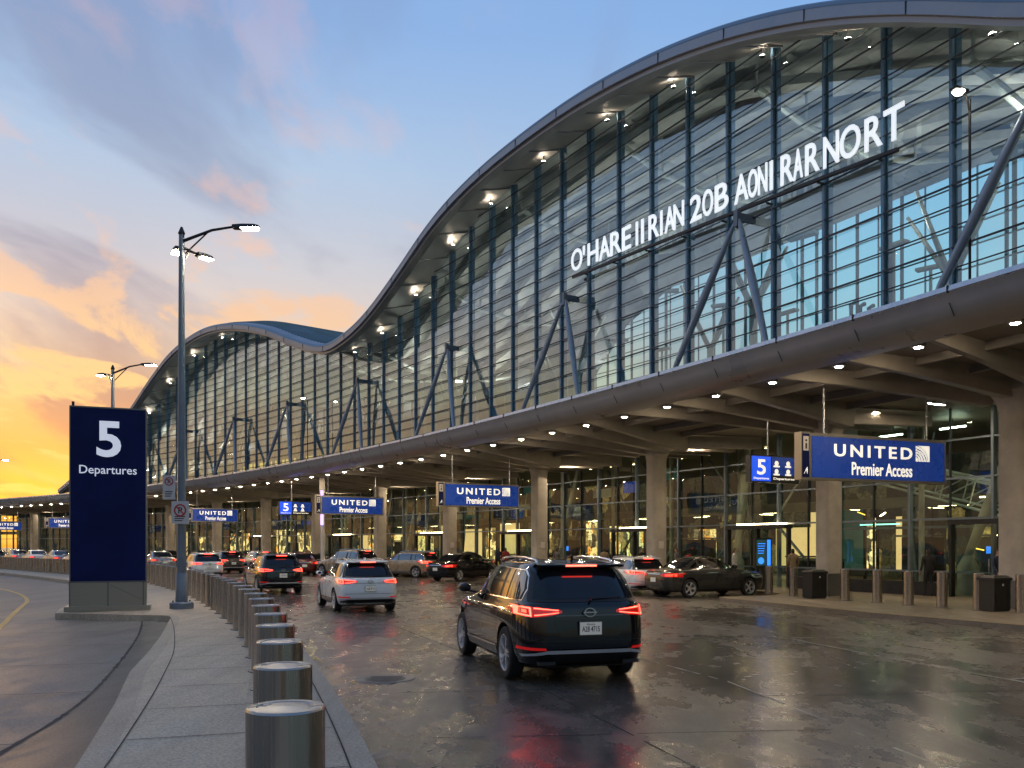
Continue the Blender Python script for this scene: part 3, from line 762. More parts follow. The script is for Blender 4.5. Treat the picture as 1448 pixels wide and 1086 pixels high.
# rear wall of the hall: solid above, glass below
mb = MB()
def rt(s): return min(16.0 if s < 27 else max(10.6, 16 - (s - 27) * .9), zr(s) - 1.2)
mb.grid([[P(s, 13.2, rt(s)), P(s, 12.4, rt(s) + (zr(s) - .35 - rt(s)) * .5), P(s, 13.2, zr(s) - .35)] for s in ss[::2] if zr(s) > 9.6], M['rearwall']); B(mb, 'rear_wall')
for i in range(-8, 46):
    a = i * 2.0; b = a + 1.96
    if zr(b) < 10 or zr(a) < 10 : continue
    mb = MB(); mb.face([P(a, 13.2, 7.5), P(b, 13.2, 7.5), P(b, 13.2, rt(b)), P(a, 13.2, rt(a))], M['glass_rear']); w = B(mb, 'rear_window')
    gb = MB()
    for z in (8.3, 9.1, 9.9, 10.7, 11.5, 12.3, 13.1, 13.9, 14.7, 15.5):
        if z < rt(a): gb.bar(P(a, 13.1, z), P(b, 13.1, z), .04, .05, M['grey_steel'])
    gb.bar(P(a - .05, 13.1, 7.5), P(a - .05, 13.1, rt(a)), .10, .10, M['grey_steel'], RT(a)); gb.bar(P((a + b) / 2, 13.1, 7.5), P((a + b) / 2, 13.1, rt(a)), .05, .05, M['grey_steel'], RT(a))
    gb.build('glazing_bar', w)
# interior columns, railings, low counters of the upper hall
rr = random.Random(8)
for k in range(16):
    s = -9 + k * 5.6; off = (6.5, 9.8)[k % 2]
    if zr(s) < 10: continue
    mb = MB(); mb.tube([P(s, off, 7.5), P(s, off, 11.2)], .16, M['truss'], 12)
    for dx, dy in ((1.6, 0), (-1.6, 0), (0, 1.8), (0, -1.8)): mb.tube([P(s, off, 10.9), P(s + dx, off + dy, min(13.6, zr(s) - 1))], [.11, .06], M['truss'], 8)
    B(mb, 'branching_column', 40)
mb = MB()
for z in (7.95, 8.3, 8.6): 
    for a, b in zip(ss[::4], ss[4::4]): mb.bar(P(a, 4.6, z), P(b, 4.6, z), .03, .03, M['grey_steel'])
for s in ss[::3]: mb.bar(P(s, 4.6, 7.5), P(s, 4.6, 8.6), .04, .04, M['grey_steel'], RT(s))
B(mb, 'railing')
# end walls
mb = MB(); mb.face([P(S0, 2.3, 0), P(S0, 16, 0), P(S0, 16, zr(S0) - .2), P(S0, 2.3, zr(S0) - .2)], M['ceiling']); B(mb, 'end_wall')

# ---- ground floor hall
low = [-14 + 3.1 * i for i in range(53)]
for i in range(len(low) - 1):
    a, b = low[i] + .04, low[i + 1] - .04
    mb = MB(); mb.face([P(a, 12, .13), P(b, 12, .13), P(b, 12, 6.97), P(a, 12, 6.97)], M['glass_low']); w = B(mb, 'ground_floor_window')
    gb = MB()
    for z in (1.0, 2.95, 4.4, 5.8): gb.bar(P(a, 11.93, z), P(b, 11.93, z), .08, .07, M['grey_steel'])
    gb.bar(P(a - .04, 11.95, .13), P(a - .04, 11.95, 6.97), .10, .2, M['grey_steel'], RT(a)); gb.bar(P((a + b) / 2, 11.95, .13), P((a + b) / 2, 11.95, 6.97), .04, .1, M['bar'], RT(a))
    gb.build('glazing_bar', w)
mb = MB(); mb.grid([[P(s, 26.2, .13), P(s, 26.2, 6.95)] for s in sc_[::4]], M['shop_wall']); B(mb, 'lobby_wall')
rr = random.Random(21)
kk = 0
s = -12
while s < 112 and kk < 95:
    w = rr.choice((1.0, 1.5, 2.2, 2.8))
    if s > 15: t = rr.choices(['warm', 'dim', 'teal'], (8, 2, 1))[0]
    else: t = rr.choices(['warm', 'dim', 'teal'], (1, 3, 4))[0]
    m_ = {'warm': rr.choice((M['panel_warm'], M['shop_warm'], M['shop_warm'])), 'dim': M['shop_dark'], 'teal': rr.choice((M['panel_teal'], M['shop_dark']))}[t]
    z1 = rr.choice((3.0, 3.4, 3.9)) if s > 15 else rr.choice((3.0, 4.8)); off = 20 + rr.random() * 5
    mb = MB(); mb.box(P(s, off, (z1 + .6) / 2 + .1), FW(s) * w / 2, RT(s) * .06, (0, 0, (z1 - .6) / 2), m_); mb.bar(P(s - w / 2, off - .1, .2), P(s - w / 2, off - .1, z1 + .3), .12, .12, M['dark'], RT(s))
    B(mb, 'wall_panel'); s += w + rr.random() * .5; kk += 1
# mezzanine band with warm strip lights
mb = MB()
for a, b in zip(sc_[8::4], sc_[12::4]):
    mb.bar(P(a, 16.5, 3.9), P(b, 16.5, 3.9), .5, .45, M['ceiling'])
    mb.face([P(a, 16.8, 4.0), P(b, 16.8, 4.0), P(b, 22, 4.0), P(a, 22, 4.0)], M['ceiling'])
B(mb, 'mezzanine')
il = MB(); il.abox(-.6, .6, -.06, .06, 0, .06, M['truss']); il.face([(-.58, -.05, -.005), (-.58, .05, -.005), (.58, .05, -.005), (.58, -.05, -.005)], M['inlamp']); ime = il.mesh('strip_lamp')
for k in range(62):
    s = 12 + k * 1.6; o = bpy.data.objects.new('strip_lamp', ime); COL.objects.link(o); o.parent = T; o.location = P(s, 17.3 + (k % 3) * 1.6, 3.78) - ORG; o.rotation_euler = (0, 0, head(s) + R(90 * (k % 2)))
dl = MB(); dl.lathe([(.11, .06), (.12, 0), (.09, 0)], (0, 0, 0), UP, M['rim'], 12, False); dl.lathe([(.09, .004), (.002, .002)], (0, 0, 0), UP, M['inlamp'], 12); dme = dl.mesh('ceiling_lamp')
rr = random.Random(31)
for k in range(60):
    s = -8 + k * 1.9; o = bpy.data.objects.new('ceiling_lamp', dme); COL.objects.link(o); o.parent = T; o.location = P(s, rr.choice((13.6, 15.2, 18, 21)), rr.choice((6.9, 6.9, 5.6))) - ORG
# dark interior clutter: kiosks and counters
for k in range(34):
    s = -2 + k * 3.1 + rr.random(); off = 14 + rr.random() * 5
    mb = MB(); h = rr.choice((1.1, 1.2, 2.2)); w = .3 + rr.random() * .7
    mb.box(P(s, off, .13 + h / 2), FW(s) * w, RT(s) * .35, (0, 0, h / 2), M['dark']); mb.box(P(s, off - .2, .2 + h), FW(s) * (w + .1), RT(s) * .5, (0, 0, .04), M['trim'])
    if k % 4 == 0: mb.box(P(s, off - .37, .13 + h * .75), FW(s) * .2, RT(s) * .01, (0, 0, .15), M['screen'])
    B(mb, 'counter')
for s in (2.5, 5.0, 7.8, 10.6, 13.2):
    mb = MB(); mb.bar(P(s - .5, 14.2, 6.6), P(s + .5, 14.2, 6.6), .08, .05, M['truss_fill']); mb.bar(P(s, 14.2, 6.62), P(s, 14.2, 6.97), .02, .02, M['dark'], RT(s)); B(mb, 'truss_fill_lamp')  # lamps added to brighten the escalator truss
# slim white interior posts and slanted props of the hall
for k in range(22):
    s = 2 + k * 4.6
    mb = MB(); mb.tube([P(s, 13.2, .13), P(s, 13.2, 6.9)], .11, M['concrete'], 10); B(mb, 'lobby_post', 40)
for s, ds in ((9.2, 2.2), (20.3, .7), (34, 1.8), (52, 2)):
    mb = MB(); a = P(s, 12.9, 1.6); b = P(s - ds, 12.9, 6.9)
    mb.tube([a, a.lerp(b, .5), b], [.14, .24, .16], M['concrete'], 12); mb.tube([P(s, 12.9, .13), P(s, 12.9, 1.2), a], [.38, .36, .15], M['concrete'], 14); B(mb, 'slanted_prop', 40)
# space-frame footbridge and escalator lattice in the near lobby
mb = MB(); rr = random.Random(4)
for off in (14.5, 16.0):
    A = [P(14.5 - i * 1.15, off, 5.9 - i * .36) for i in range(13)]; Bq = [p + V((0, 0, -1.0)) + FW(5) * .3 for p in A]
    for a, b in zip(A, A[1:]): mb.tube([a, b], .055, M['truss'], 6)
    for a, b in zip(Bq, Bq[1:]): mb.tube([a, b], .055, M['truss'], 6)
    for a, b in zip(A, Bq): mb.tube([a, b], .03, M['truss'], 6)
    for a, b in zip(A[1:], Bq): mb.tube([a, b], .03, M['truss'], 6)
A = [P(14.5 - i * 1.15, 14.5, 5.9 - i * .36) for i in range(13)]; C_ = [P(14.5 - i * 1.15, 16, 5.9 - i * .36) for i in range(13)]
for i in range(12): mb.tube([A[i], C_[i]], .03, M['truss'], 6); mb.tube([A[i], C_[i + 1]], .03, M['truss'], 6)
B(mb, 'escalator_truss', 40)
mb = MB()
for z in (2.7, 3.0):
    mb.bar(P(16, 14.0, z), P(2, 14.0, z), .12, .10, M['grey_steel'])
B(mb, 'transom_beam')
for s in (6.5, 9.5, 13.5):
    mb = MB(); mb.bar(P(s - .9, 13.9, 2.86), P(s + .9, 13.9, 2.86), .05, .05, M['teal_lamp']); B(mb, 'teal_lamp_strip')
for k in range(22):
    s = 2 + rr.random() * 16; mb = MB(); c = P(s, 14 + rr.random() * 6, 1.4 + rr.random() * 2.6); d = FW(s) * rr.uniform(-.35, .35) + RT(s) * .1 + V((0, 0, rr.uniform(-.12, .12)))
    mb.bar(c - d, c + d, .04, .04, M['amber'] if k % 3 else M['inlamp']); B(mb, 'accent_lamp')
rr = random.Random(77)
for k in range(40):
    s = rr.uniform(-6, 95); off = rr.uniform(13, 19); mb = MB(); z = rr.choice((4.3, 4.8, 5.4, 6.0)); h = rr.uniform(.35, .9)
    mb.box(P(s, off, z), FW(s) * rr.uniform(.3, 1.1), RT(s) * .05, (0, 0, h / 2), rr.choice((M['dark'], M['trim'], M['sign_blue'], M['panel_teal'], M['truss']))); mb.bar(P(s, off, z + h / 2), P(s, off, 6.95), .03, .03, M['dark'], RT(s)); B(mb, 'hanging_board')
for k in range(26):
    s = -4 + k * 4.1 + rr.random(); off = rr.uniform(14, 17); mb = MB()
    a = P(s, off, 6.9); b = P(s + rr.uniform(-3, 3), off + rr.uniform(0, 2), rr.uniform(2.6, 4.2)); mb.tube([a, b], .06, rr.choice((M['truss'], M['grey_steel'])), 8); mb.tube([b, P(s + rr.uniform(-1, 1), off, .13)], .07, M['grey_steel'], 8); B(mb, 'bent_strut', 40)
# revolving / sliding door portals
for s in (7.2, 17.8, 26.0, 36.5, 47, 60, 74):
    mb = MB(); w = 1.7
    for q in (-w, 0, w): mb.bar(P(s + q, 11.5, .13), P(s + q, 11.5, 2.75), .10, .22, M['dark'], RT(s))
    mb.bar(P(s - w, 11.5, 2.8), P(s + w, 11.5, 2.8), .5, .16, M['dark'])
    d = B(mb, 'door')
    for q in (-.85, .85):
        g = MB(); g.face([P(s + q - .7, 11.5, .2), P(s + q + .7, 11.5, .2), P(s + q + .7, 11.5, 2.7), P(s + q - .7, 11.5, 2.7)], M['glass_low']); g.build('door_pane', d)
        h = MB(); h.bar(P(s + q - .5 * (1 if q > 0 else -1), 11.44, .9), P(s + q - .5 * (1 if q > 0 else -1), 11.44, 1.5), .03, .03, M['chrome'], RT(s)); h.build('door_handle', d)
    if s > 15:
        l = MB(); l.bar(P(s - 1.4, 11.7, 2.95), P(s + 1.4, 11.7, 2.95), .05, .05, M['inlamp']); l.build('door_lamp', d)
# low dark plinth along the glass
for a, b in ((-14, 5.2), (9.2, 15.6), (20, 24), (28, 34)):
    mb = MB(); mb.bar(P(a, 11.4, .38), P(b, 11.4, .38), .4, .5, M['dark']); B(mb, 'plinth')

# ---- glass tower behind the far end
o_ = V((-60.2, 118, 0)); TW = empty('stair_tower', o_, 0, 'small square glass stair tower with a flat roof beyond the far end of the hall', 'tower')
mb = MB(); mb.abox(o_.x, o_.x + 9, 118, 127, 0, 18.4, M['fin']); mb.build('wall', TW)
for j in range(4):
    for i in range(9):
        if i * j > 60: continue
        mb = MB(); x = o_.x + .15 + j * 2.2; mb.face([(x, 117.97, 1 + i * 1.95), (x + 2, 117.97, 1 + i * 1.95), (x + 2, 117.97, 2.8 + i * 1.95), (x, 117.97, 2.8 + i * 1.95)], M['car_glass']); mb.build('window', TW)
mb = MB(); mb.abox(o_.x - .7, o_.x + 9.7, 117.3, 127.7, 18.4, 18.9, M['fasciaroof']); mb.tube([(o_.x + 1.5, 118, 18.9), (o_.x + 1.5, 118, 20.6)], .07, M['dark'], 6); mb.build('roof', TW)

# ------------------------------------------------------------------ lettering on the facade
def s_at(px, off):
    best = None; s = -3.
    while s < 110:
        p = P(s, off)
        if p.y > 3:
            d = abs(724 + 1200 * p.x / p.y - px)
            if best is None or d < best[0]: best = (d, s)
        s += .02
    return best[1]
NS = empty('airport_name_sign', P(11, 1.75, 12.6), 0, 'long row of raised white letters running up across the curved glass facade', 'lettering')
LET = [('O', 80, 122), ("'", 125, 132), ('H', 144, 185), ('A', 190, 230), ('R', 233, 275), ('E', 280, 314), ('I', 331, 344), ('I', 352, 368), ('R', 384, 425), ('I', 428, 441), ('A', 448, 486), ('N', 482, 523),
       ('2', 548, 592), ('O', 597, 637), ('B', 645, 697), ('A', 722, 776), ('O', 776, 812), ('N', 815, 850), ('I', 858, 876), ('R', 905, 955), ('A', 955, 990), ('R', 1002, 1057), ('N', 1073, 1132), ('O', 1138, 1217), ('R', 1235, 1306), ('T', 1310, 1390)]
for i, (ch, a, b) in enumerate(LET):
    xa = 780 + a / 2.785; xb = 780 + b / 2.785
    sa = s_at(xa, 1.75); sb = s_at(xb, 1.75)
    if sa < sb: sa, sb = sb, sa
    fr = (a - 80) / 1310; z0 = 13.0 - .95 * fr; hgt = .86
    z1 = z0 + hgt
    if ch == "'": z0 += .5
    if ch == 'I': sa, sb = sa * .8 + sb * .2, sb * .8 + sa * .2
    c = P((sa + sb) / 2, 1.75, 0); d = (P(sb, 1.75) - P(sa, 1.75)); right = d.normalized()
    mb = MB(); wd = d.length
    text_into(mb, ch, c, right, UP, -wd / 2, wd / 2, z0, z1, M['paint_white'], .008, .04)
    o = mb.build('letter', NS, fix=False)
mb = MB(); q = [s_at(810 + i * 46, 1.9) for i in range(11)]
for i in range(10):
    f0 = i / 10; f1 = (i + 1) / 10; mb.bar(P(q[i], 1.9, 12.88 - .95 * f0), P(q[i + 1], 1.9, 12.88 - .95 * f1), .10, .09, M['dark'])
for s in bays:
    if q[-1] < s < q[0]:
        zz = 12.88 - .95 * (q[0] - s) / (q[0] - q[-1]); mb.bar(P(s, 1.9, zz), P(s, 2.2, zz), .05, .05, M['dark'], UP)
mb.build('sign_rail', NS)

# ------------------------------------------------------------------ hanging blade signs
def logo(mb, x0, x1, z0, z1, y):
    mb.face([(x0, y, z0), (x1, y, z0), (x1, y, z1), (x0, y, z1)], M['sign_text'])
    w = x1 - x0; h = z1 - z0
    def arc(cx, cz, rx, rz, a0, a1, t):
        rows = []
        for k in range(15):
            a = a0 + (a1 - a0) * k / 14
            q = []
            for dr in (-t, t):
                X = cx + (rx + dr) * math.cos(a); Z = cz + (rz + dr) * math.sin(a); q.append((min(max(X, x0), x1), y - .004, min(max(Z, z0), z1)))
            rows.append(q)
        mb.grid(rows, M['sign_blue'])
    for k in range(5): arc(x0 - .12 * w, z0 + .08 * h, w * (.30 + .17 * k), h * (.24 + .17 * k), 0, math.pi / 2, .018 * w)
    for k in range(4): arc(x0 + .05 * w, z0 - .2 * h, w * (.16 + .20 * k), h * (.55 + .13 * k), .1, math.pi / 2, .02 * w)
def blade(s, off, w, h, z1, label, detail=True):
    loc = P(s, off, z1 - h); t = empty('airline_sign', loc, head(s) * .92 - R(4), label, 'sign', 'airline signs hanging from the canopy', False)
    mb = MB(); mb.abox(-w / 2, w / 2, -.14, .14, 0, h, M['clad']); mb.abox(-w / 2 + .05, w / 2 - .05, -.12, .12, h, h + .03, M['clad'])
    for x in (-w * .38, w * .38): mb.tube([(x, 0, h), (x, 0, 6.9 - loc.z)], .03, M['rim'], 8)
    mb.build('frame', t)
    mb = MB(); mb.abox(-w / 2 + .07, w / 2 - .07, -.152, -.141, .07, h - .07, M['sign_blue']); mb.build('face_panel', t)
    mb = MB(); X, U_ = V((1, 0, 0)), UP
    text_into(mb, 'UNITED', V((0, -.153, 0)), X, U_, -w * .335, w * .235, h * .53, h * .80, M['sign_text'], .018, .014, 1.35)
    text_into(mb, 'Premier Access', V((0, -.153, 0)), X, U_, -w * .21, w * .235, h * .13, h * .42, M['sign_text'], .012, .010)
    mb.build('lettering', t, fix=False)
    mb = MB(); logo(mb, w * .262, w * .368, h * .50, h * .86, -.160); mb.build('emblem', t, fix=False)
    mb = MB(); mb.abox(-w / 2 - .33, -w / 2 - .02, -.17, .13, .0, h + .04, M['clad']); mb.abox(-w / 2 - .30, -w / 2 - .05, -.178, -.171, .06, h - .02, M['navy'])
    mb.abox(-w / 2 - .27, -w / 2 - .08, -.184, -.179, h * .62, h * .93, M['sign_white'])
    mb.abox(-w / 2 - .20, -w / 2 - .14, -.188, -.185, h * .66, h * .78, M['black']); mb.lathe([(.035, 0), (.035, .004)], (-w / 2 - .17, -.188, h * .84), (0, 1, 0), M['black'], 10)
    for k in range(3): mb.tube([(-w / 2 - .24 + .03 * k, -.182, h * .12 + .05 * k), (-w / 2 - .17 + .02 * k, -.182, h * .22 + .03 * k), (-w / 2 - .12, -.182, h * .12 + .05 * k)], .008, M['sign_text'], 4)
    mb.build('side_box', t)
    return t
blade(7.0, 5.1, 5.3, 1.34, 5.22, 'largest and nearest blue airline sign, hanging in front of the concrete column on the right', 1)
blade(29.2, 3.8, 4.35, 1.22, 5.2, 'blue airline sign hanging between two columns above the black sedan in mid distance')
blade(43.5, 3.2, 4.3, 1.2, 5.2, 'blue airline sign hanging above the white car, next to a violet-lit post')
blade(65.6, 2.7, 3.9, 1.15, 5.15, 'small distant blue airline sign just right of the lamp post')
blade(86.5, 3.4, 3.6, 1.15, 5.1, 'tiny blue airline sign peeping out right of the navy pylon')
blade(99, 3.0, 3.6, 1.15, 5.1, 'tiny blue airline sign half hidden by the left edge of the navy pylon')
blade(115, 3.6, 3.8, 1.1, 5.0, 'farthest blue airline sign, at the far left end of the canopy')
def door_sign(s, off, w, h, z1, label):
    loc = P(s, off, z1 - h); t = empty('door_number_sign', loc, head(s) * .9, label, 'sign', 'door number signs under the canopy', False)
    mb = MB(); mb.abox(-w / 2, w / 2, -.12, .12, 0, h, M['dark']); mb.tube([(-w * .1, 0, h), (-w * .1, 0, 6.9 - loc.z)], .03, M['rim'], 8); mb.build('frame', t)
    mb = MB(); mb.abox(-w / 2 + .06, -w / 2 + .06 + h * .9, -.132, -.121, .05, h - .05, M['sign_blue_bright']); mb.build('number_panel', t)
    mb = MB(); x0 = -w / 2 + .06 + h * .95
    mb.abox(x0, w / 2 - .05, -.132, -.121, .28 * h, h - .05, M['sign_blue']); mb.abox(x0, w / 2 - .05, -.132, -.121, .05, .25 * h, M['black']); mb.build('icon_panel', t)
    mb = MB(); c = -w / 2 + .06 + h * .45; X = V((1, 0, 0)); o_ = V((0, -.133, 0))
    text_into(mb, '5', o_, X, UP, c - h * .2, c + h * .2, h * .28, h * .84, M['sign_text'], .015, .012); mb.build('numeral', t, fix=False); mb = MB()
    text_into(mb, 'Departures', o_, X, UP, c - h * .36, c + h * .36, h * .09, h * .19, M['sign_text'], .01, .008)
    text_into(mb, 'Departures', o_, X, UP, x0 + .08, x0 + .85 * (w / 2 - .05 - x0), h * .09, h * .20, M['sign_text'], .01, .008)
    for k in range(2):
        xx = x0 + .22 + k * .55
        if xx + .3 > w / 2: break
        for z in (.42, .72):
            mb.lathe([(.09, 0), (.09, .008)], (xx, -.14, h * z), (0, 1, 0), M['sign_text'], 10); mb.abox(xx - .14, xx + .14, -.14, -.133, h * z - .14, h * z - .08, M['sign_text'])
    mb.build('lettering', t, fix=False)
    return t
door_sign(12.0, 6.0, 2.3, .98, 5.2, 'bright blue number 5 sign just left of the largest airline sign')
door_sign(51.4, 2.8, 2.5, 1.0, 5.2, 'small bright blue number 5 sign left of the violet-lit post')
VP = MB(); c = P(47.4, 3.0); VP.tube([V((c.x, c.y, 0.0)), V((c.x, c.y, 5.6))], .16, M['sign_white'], 12); VP.box((c.x - .02, c.y - .2, 4.6), (.1, 0, 0), (0, .02, 0), (0, 0, 1.2), M['purple']); VP.lathe([(.3, 0), (.3, .3)], (c.x, c.y, 0), UP, M['concrete'], 12); VP.abox(c.x - .2, c.x + .2, c.y - .2, c.y + .2, 5.6, 6.95, M['rib'])
o = VP.build('sign_post', None, 40, V((c.x, c.y, 0))); tag(o, 'slim pale post glowing violet at its top, standing between two blue signs', 'post')

# ------------------------------------------------------------------ pylon
PY = V((-11.28, 23.75, .15)); t = empty('departures_pylon', PY, R(21), 'tall navy slab sign with a big white 5 and Departures on a steel-clad base', 'sign', None, False)
mb = MB(); mb.abox(-.95, .95, -.14, .14, .82, 5.62, M['navy']); bmk = mb.build('slab', t)
mb = MB(); 
for x in (-.96, .96): mb.abox(x - .015, x + .015, -.15, .15, .82, 5.63, M['trim'])
mb.abox(-.97, .97, -.15, .15, 5.62, 5.66, M['trim']); mb.abox(-.92, -.86, -.1, .0, 5.66, 5.78, M['dark']); mb.build('edge_trim', t)
mb = MB(); text_into(mb, '5', V((0, -.142, 0)), V((1, 0, 0)), UP, -.30, .32, 4.27, 5.27, M['pylon_text'], .022, .03); mb.build('numeral', t, fix=False)
mb = MB(); text_into(mb, 'Departures', V((0, -.142, 0)), V((1, 0, 0)), UP, -.73, .72, 3.73, 4.03, M['pylon_text'], .004, .02); mb.build('lettering', t, fix=False)
mb = MB(); mb.abox(-.97, .97, -.26, .26, .14, .80, M['clad'])
for x in (-.97, -.02, .88): mb.abox(x, x + .03, -.275, -.26, .14, .81, M['trim'])
mb.abox(-.98, .98, -.28, .28, .79, .825, M['trim']); mb.bar((.05, -.268, .72), (.86, -.268, .3), .01, .02, M['trim'], V((0, 1, 0))); mb.build('base_cladding', t)
mb = MB(); mb.abox(-1.08, 1.08, -.42, .42, .005, .14, M['clad']); mb.abox(-.75, -.1, -.435, -.42, .02, .125, M['clad']); mb.build('plinth', t)

# ------------------------------------------------------------------ street lamps
def lamp_post(loc, h, rz, label, rich=True, simple=False):
    t = empty('street_lamp', loc, rz, label, 'street lamp', 'street lamps on the median', False)
    mb = MB(); mb.tube([(0, 0, .02), (0, 0, h * .5), (0, 0, h)], [.135, .105, .075], M['grey_steel'], 16); mb.lathe([(.085, h), (.1, h + .04), (.06, h + .14), (.03, h + .22)], (0, 0, 0), UP, M['dark'], 12); mb.build('pole', t, 40)
    mb = MB(); mb.lathe([(.33, 0), (.33, .16), (.30, .19), (.17, .20), (.155, 1.0), (.14, 1.02)], (0, 0, 0), UP, M['grey_steel'], 16)
    mb.lathe([(.165, 1.2), (.165, 1.32)], (0, 0, 0), UP, M['grey_steel'], 16)
    for a in range(4): mb.lathe([(.025, .19), (.025, .24)], (.25 * math.cos(a * 1.57 + .8), .25 * math.sin(a * 1.57 + .8), 0), UP, M['trim'], 6)
    mb.build('base', t, 40)
    arms = [((1, 0), 1.45, .42, .78)] + ([((-.45, .75), .45, .12, .6), ((.55, .9), .5, -.05, .55)] if rich else [((-.9, .3), .5, .15, .5)])
    for (dx, dy), ln_, rise, hl in arms:
        d = V((dx, dy, 0)).normalized(); z = h - .2
        if ln_ < 1: z = h - .35
        p0 = V((0, 0, z)); p1 = p0 + d * ln_ * .6 + V((0, 0, rise * .78)); p2 = p0 + d * ln_ + V((0, 0, rise))
        a = MB(); a.tube([p0, p0.lerp(p1, .5), p1, p2], [.05, .045, .04, .035], M['dark'], 8)
        a.tube([p0 + V((0, 0, -.35)) + d * .1, p1.lerp(p0, .1)], .022, M['dark'], 6); arm = a.build('arm', t, 40)
        hd = MB(); n = V((-d.y, d.x, 0)); c = p2 + d * hl / 2
        rows = []
        for u, w, th in ((-.5, .06, .05), (-.46, .11, .085), (-.1, .14, .10), (.35, .15, .085), (.5, .10, .05)):
            q = c + d * u * hl; rows.append([q + n * w - UP * th * .5, q + n * w * .8 + UP * th * .6, q - n * w * .8 + UP * th * .6, q - n * w - UP * th * .5])
        hd.grid(rows, M['dark'], True); hd.face(rows[0], M['dark']); hd.face(rows[-1], M['dark']); hdo = hd.build('lamp_head', t, 30)
        le = MB(); e = [c + d * (-.12 * hl) , c + d * (.46 * hl)]
        le.lathe([(.002, -.085), (.09, -.075), (.125, -.045)], c + d * hl * .16, UP, M['streetlamp'], 16, False)
        le.box(c + d * hl * .16 - UP * .047, d * hl * .30, n * .12, UP * .012, M['streetlamp']); le.build('lens', hdo)
    return t
lamp_post(V((-9.5, 24.4, .15)), 10.75, 0, 'tall grey lamp post with three lit heads on the median right of the navy pylon')
lamp_post(V((-19.9, 42.3, .15)), 10.6, R(-4), 'second lamp post farther down the median, its top showing above the navy pylon', False)
lamp_post(V((-54.5, 88, .05)), 10.6, R(0), 'far thin lamp post against the orange sky above the left end of the canopy', False)
lamp_post(V((-76, 136, .05)), 9.5, R(0), 'farthest tiny lamp post on the horizon above the canopy', False)
# parking signs fixed to the near lamp post
def no_park(loc, w, h, label, rz):
    t = empty('no_parking_sign', loc, rz, label, 'sign', None, False)
    mb = MB(); mb.abox(-w / 2, w / 2, -.012, .012, 0, h, M['sign_white']); mb.abox(-.03, .03, .012, .12, h * .2, h * .3, M['trim']); mb.abox(-.03, .03, .012, .12, h * .7, h * .8, M['trim']); mb.build('plate', t)
    mb = MB(); r = w * .36; cz = h - w * .52; rows = []
    for k in range(25):
        a = 2 * math.pi * k / 24; rows.append([(r * math.cos(a), -.016, cz + r * math.sin(a)), (r * .76 * math.cos(a), -.016, cz + r * .76 * math.sin(a))])
    mb.grid(rows, M['sign_red']); d = V((1, 0, -1)).normalized() * r * .85; c = V((0, -.018, cz)); mb.bar(c - d, c + d, .002, r * .2, M['sign_red'], V((1, 0, 1)))
    mb.build('prohibition_ring', t)
    mb = MB(); text_into(mb, 'P', V((0, -.0135, 0)), V((1, 0, 0)), UP, -r * .3, r * .35, cz - r * .5, cz + r * .5, M['black'], .02, .002)
    for k in range(3 if h > w * 1.2 else 1): mb.abox(-w * .32, w * (.3 - .08 * k), -.0155, -.0125, h * (.30 - .09 * k), h * (.34 - .09 * k), M['black'])
    mb.build('lettering', t, fix=False)
    return t
no_park(V((-9.81, 24.28, 3.28)), .34, .69, 'narrow white no parking sign with red ring on the left of the lamp post', R(5))
no_park(V((-9.42, 24.1, 2.58)), .50, .64, 'square weathered no parking sign on the front of the lamp post, below the narrow one', R(-3))

# ------------------------------------------------------------------ added pole lamps standing in for lamp reflections in the glass
def reflected_lamp(s, off, h, arm, label, poled=True):
    t = empty('reflection_lamp', P(s, off, 7.47), head(s), label, 'reflection_lamp', None, False)
    mb = MB(); mb.tube([(0, 0, 0), (0, 0, h)], .03, M['dark'], 8); mb.tube([(0, 0, h - .3), (-arm * .5, 0, h + .05), (-arm, 0, h + .1)], .02, M['dark'], 8); mb.lathe([(.12, 0), (.12, .05)], (0, 0, 0), UP, M['grey_steel'], 12); mb.build('pole', t, 40)
    mb = MB(); mb.abox(-arm - .30, -arm + .10, -.09, .09, h + .09, h + .15, M['dark']); hd = mb.build('housing', t)
    mb = MB(); mb.lathe([(.005, -.06), (.09, -.05), (.13, 0)], (-arm - .12, 0, h + .088), UP, M['reflection_lens'], 14, False); mb.build('lens', hd)
reflected_lamp(1.35, 1.2, 4.4, .25, 'bright white pole lamp standing in for a reflection in the glass near the right edge')
reflected_lamp(46.2, 1.3, 4.3, .2, 'small warm pole lamp standing in for a glass reflection, right of the roof valley')

# ------------------------------------------------------------------ bollards
def bollard(r, h):
    t = empty('bollard', V((0, 0, 0)), 0, 'x', 'bollard', None, False)
    mb = MB(); mb.lathe([(r, 0), (r, h - .012)], (0, 0, 0), UP, M['steel'], 40, False); b_ = mb.build('shaft', t, 40)
    mb = MB(); mb.lathe([(r, h - .012), (r - .006, h), (r - .05, h + .001), (r - .055, h - .004), (.004, h + .006)], (0, 0, 0), UP, M['steel_top'], 40, False); mb.build('cap', t, 30)
    mb = MB(); mb.lathe([(r + .05, 0), (r + .05, .012), (r, .014)], (0, 0, 0), UP, M['trim'], 40, False); mb.build('base_ring', t, 30)
    return t
BR = bollard(.205, .95)
ordn = ['nearest of its row, cut off at the bottom', 'second from the camera', 'third from the camera', 'fourth from the camera', 'fifth from the camera', 'sixth from the camera', 'seventh from the camera', 'eighth from the camera']
l = 0
for i in range(len(ML)):
    if MP[i].y >= 4.5: l = ML[i]; break
k = 0; step = 1.62
KIDS['bollard'] = [x for x in bpy.data.objects if x.parent == BR]
last = None
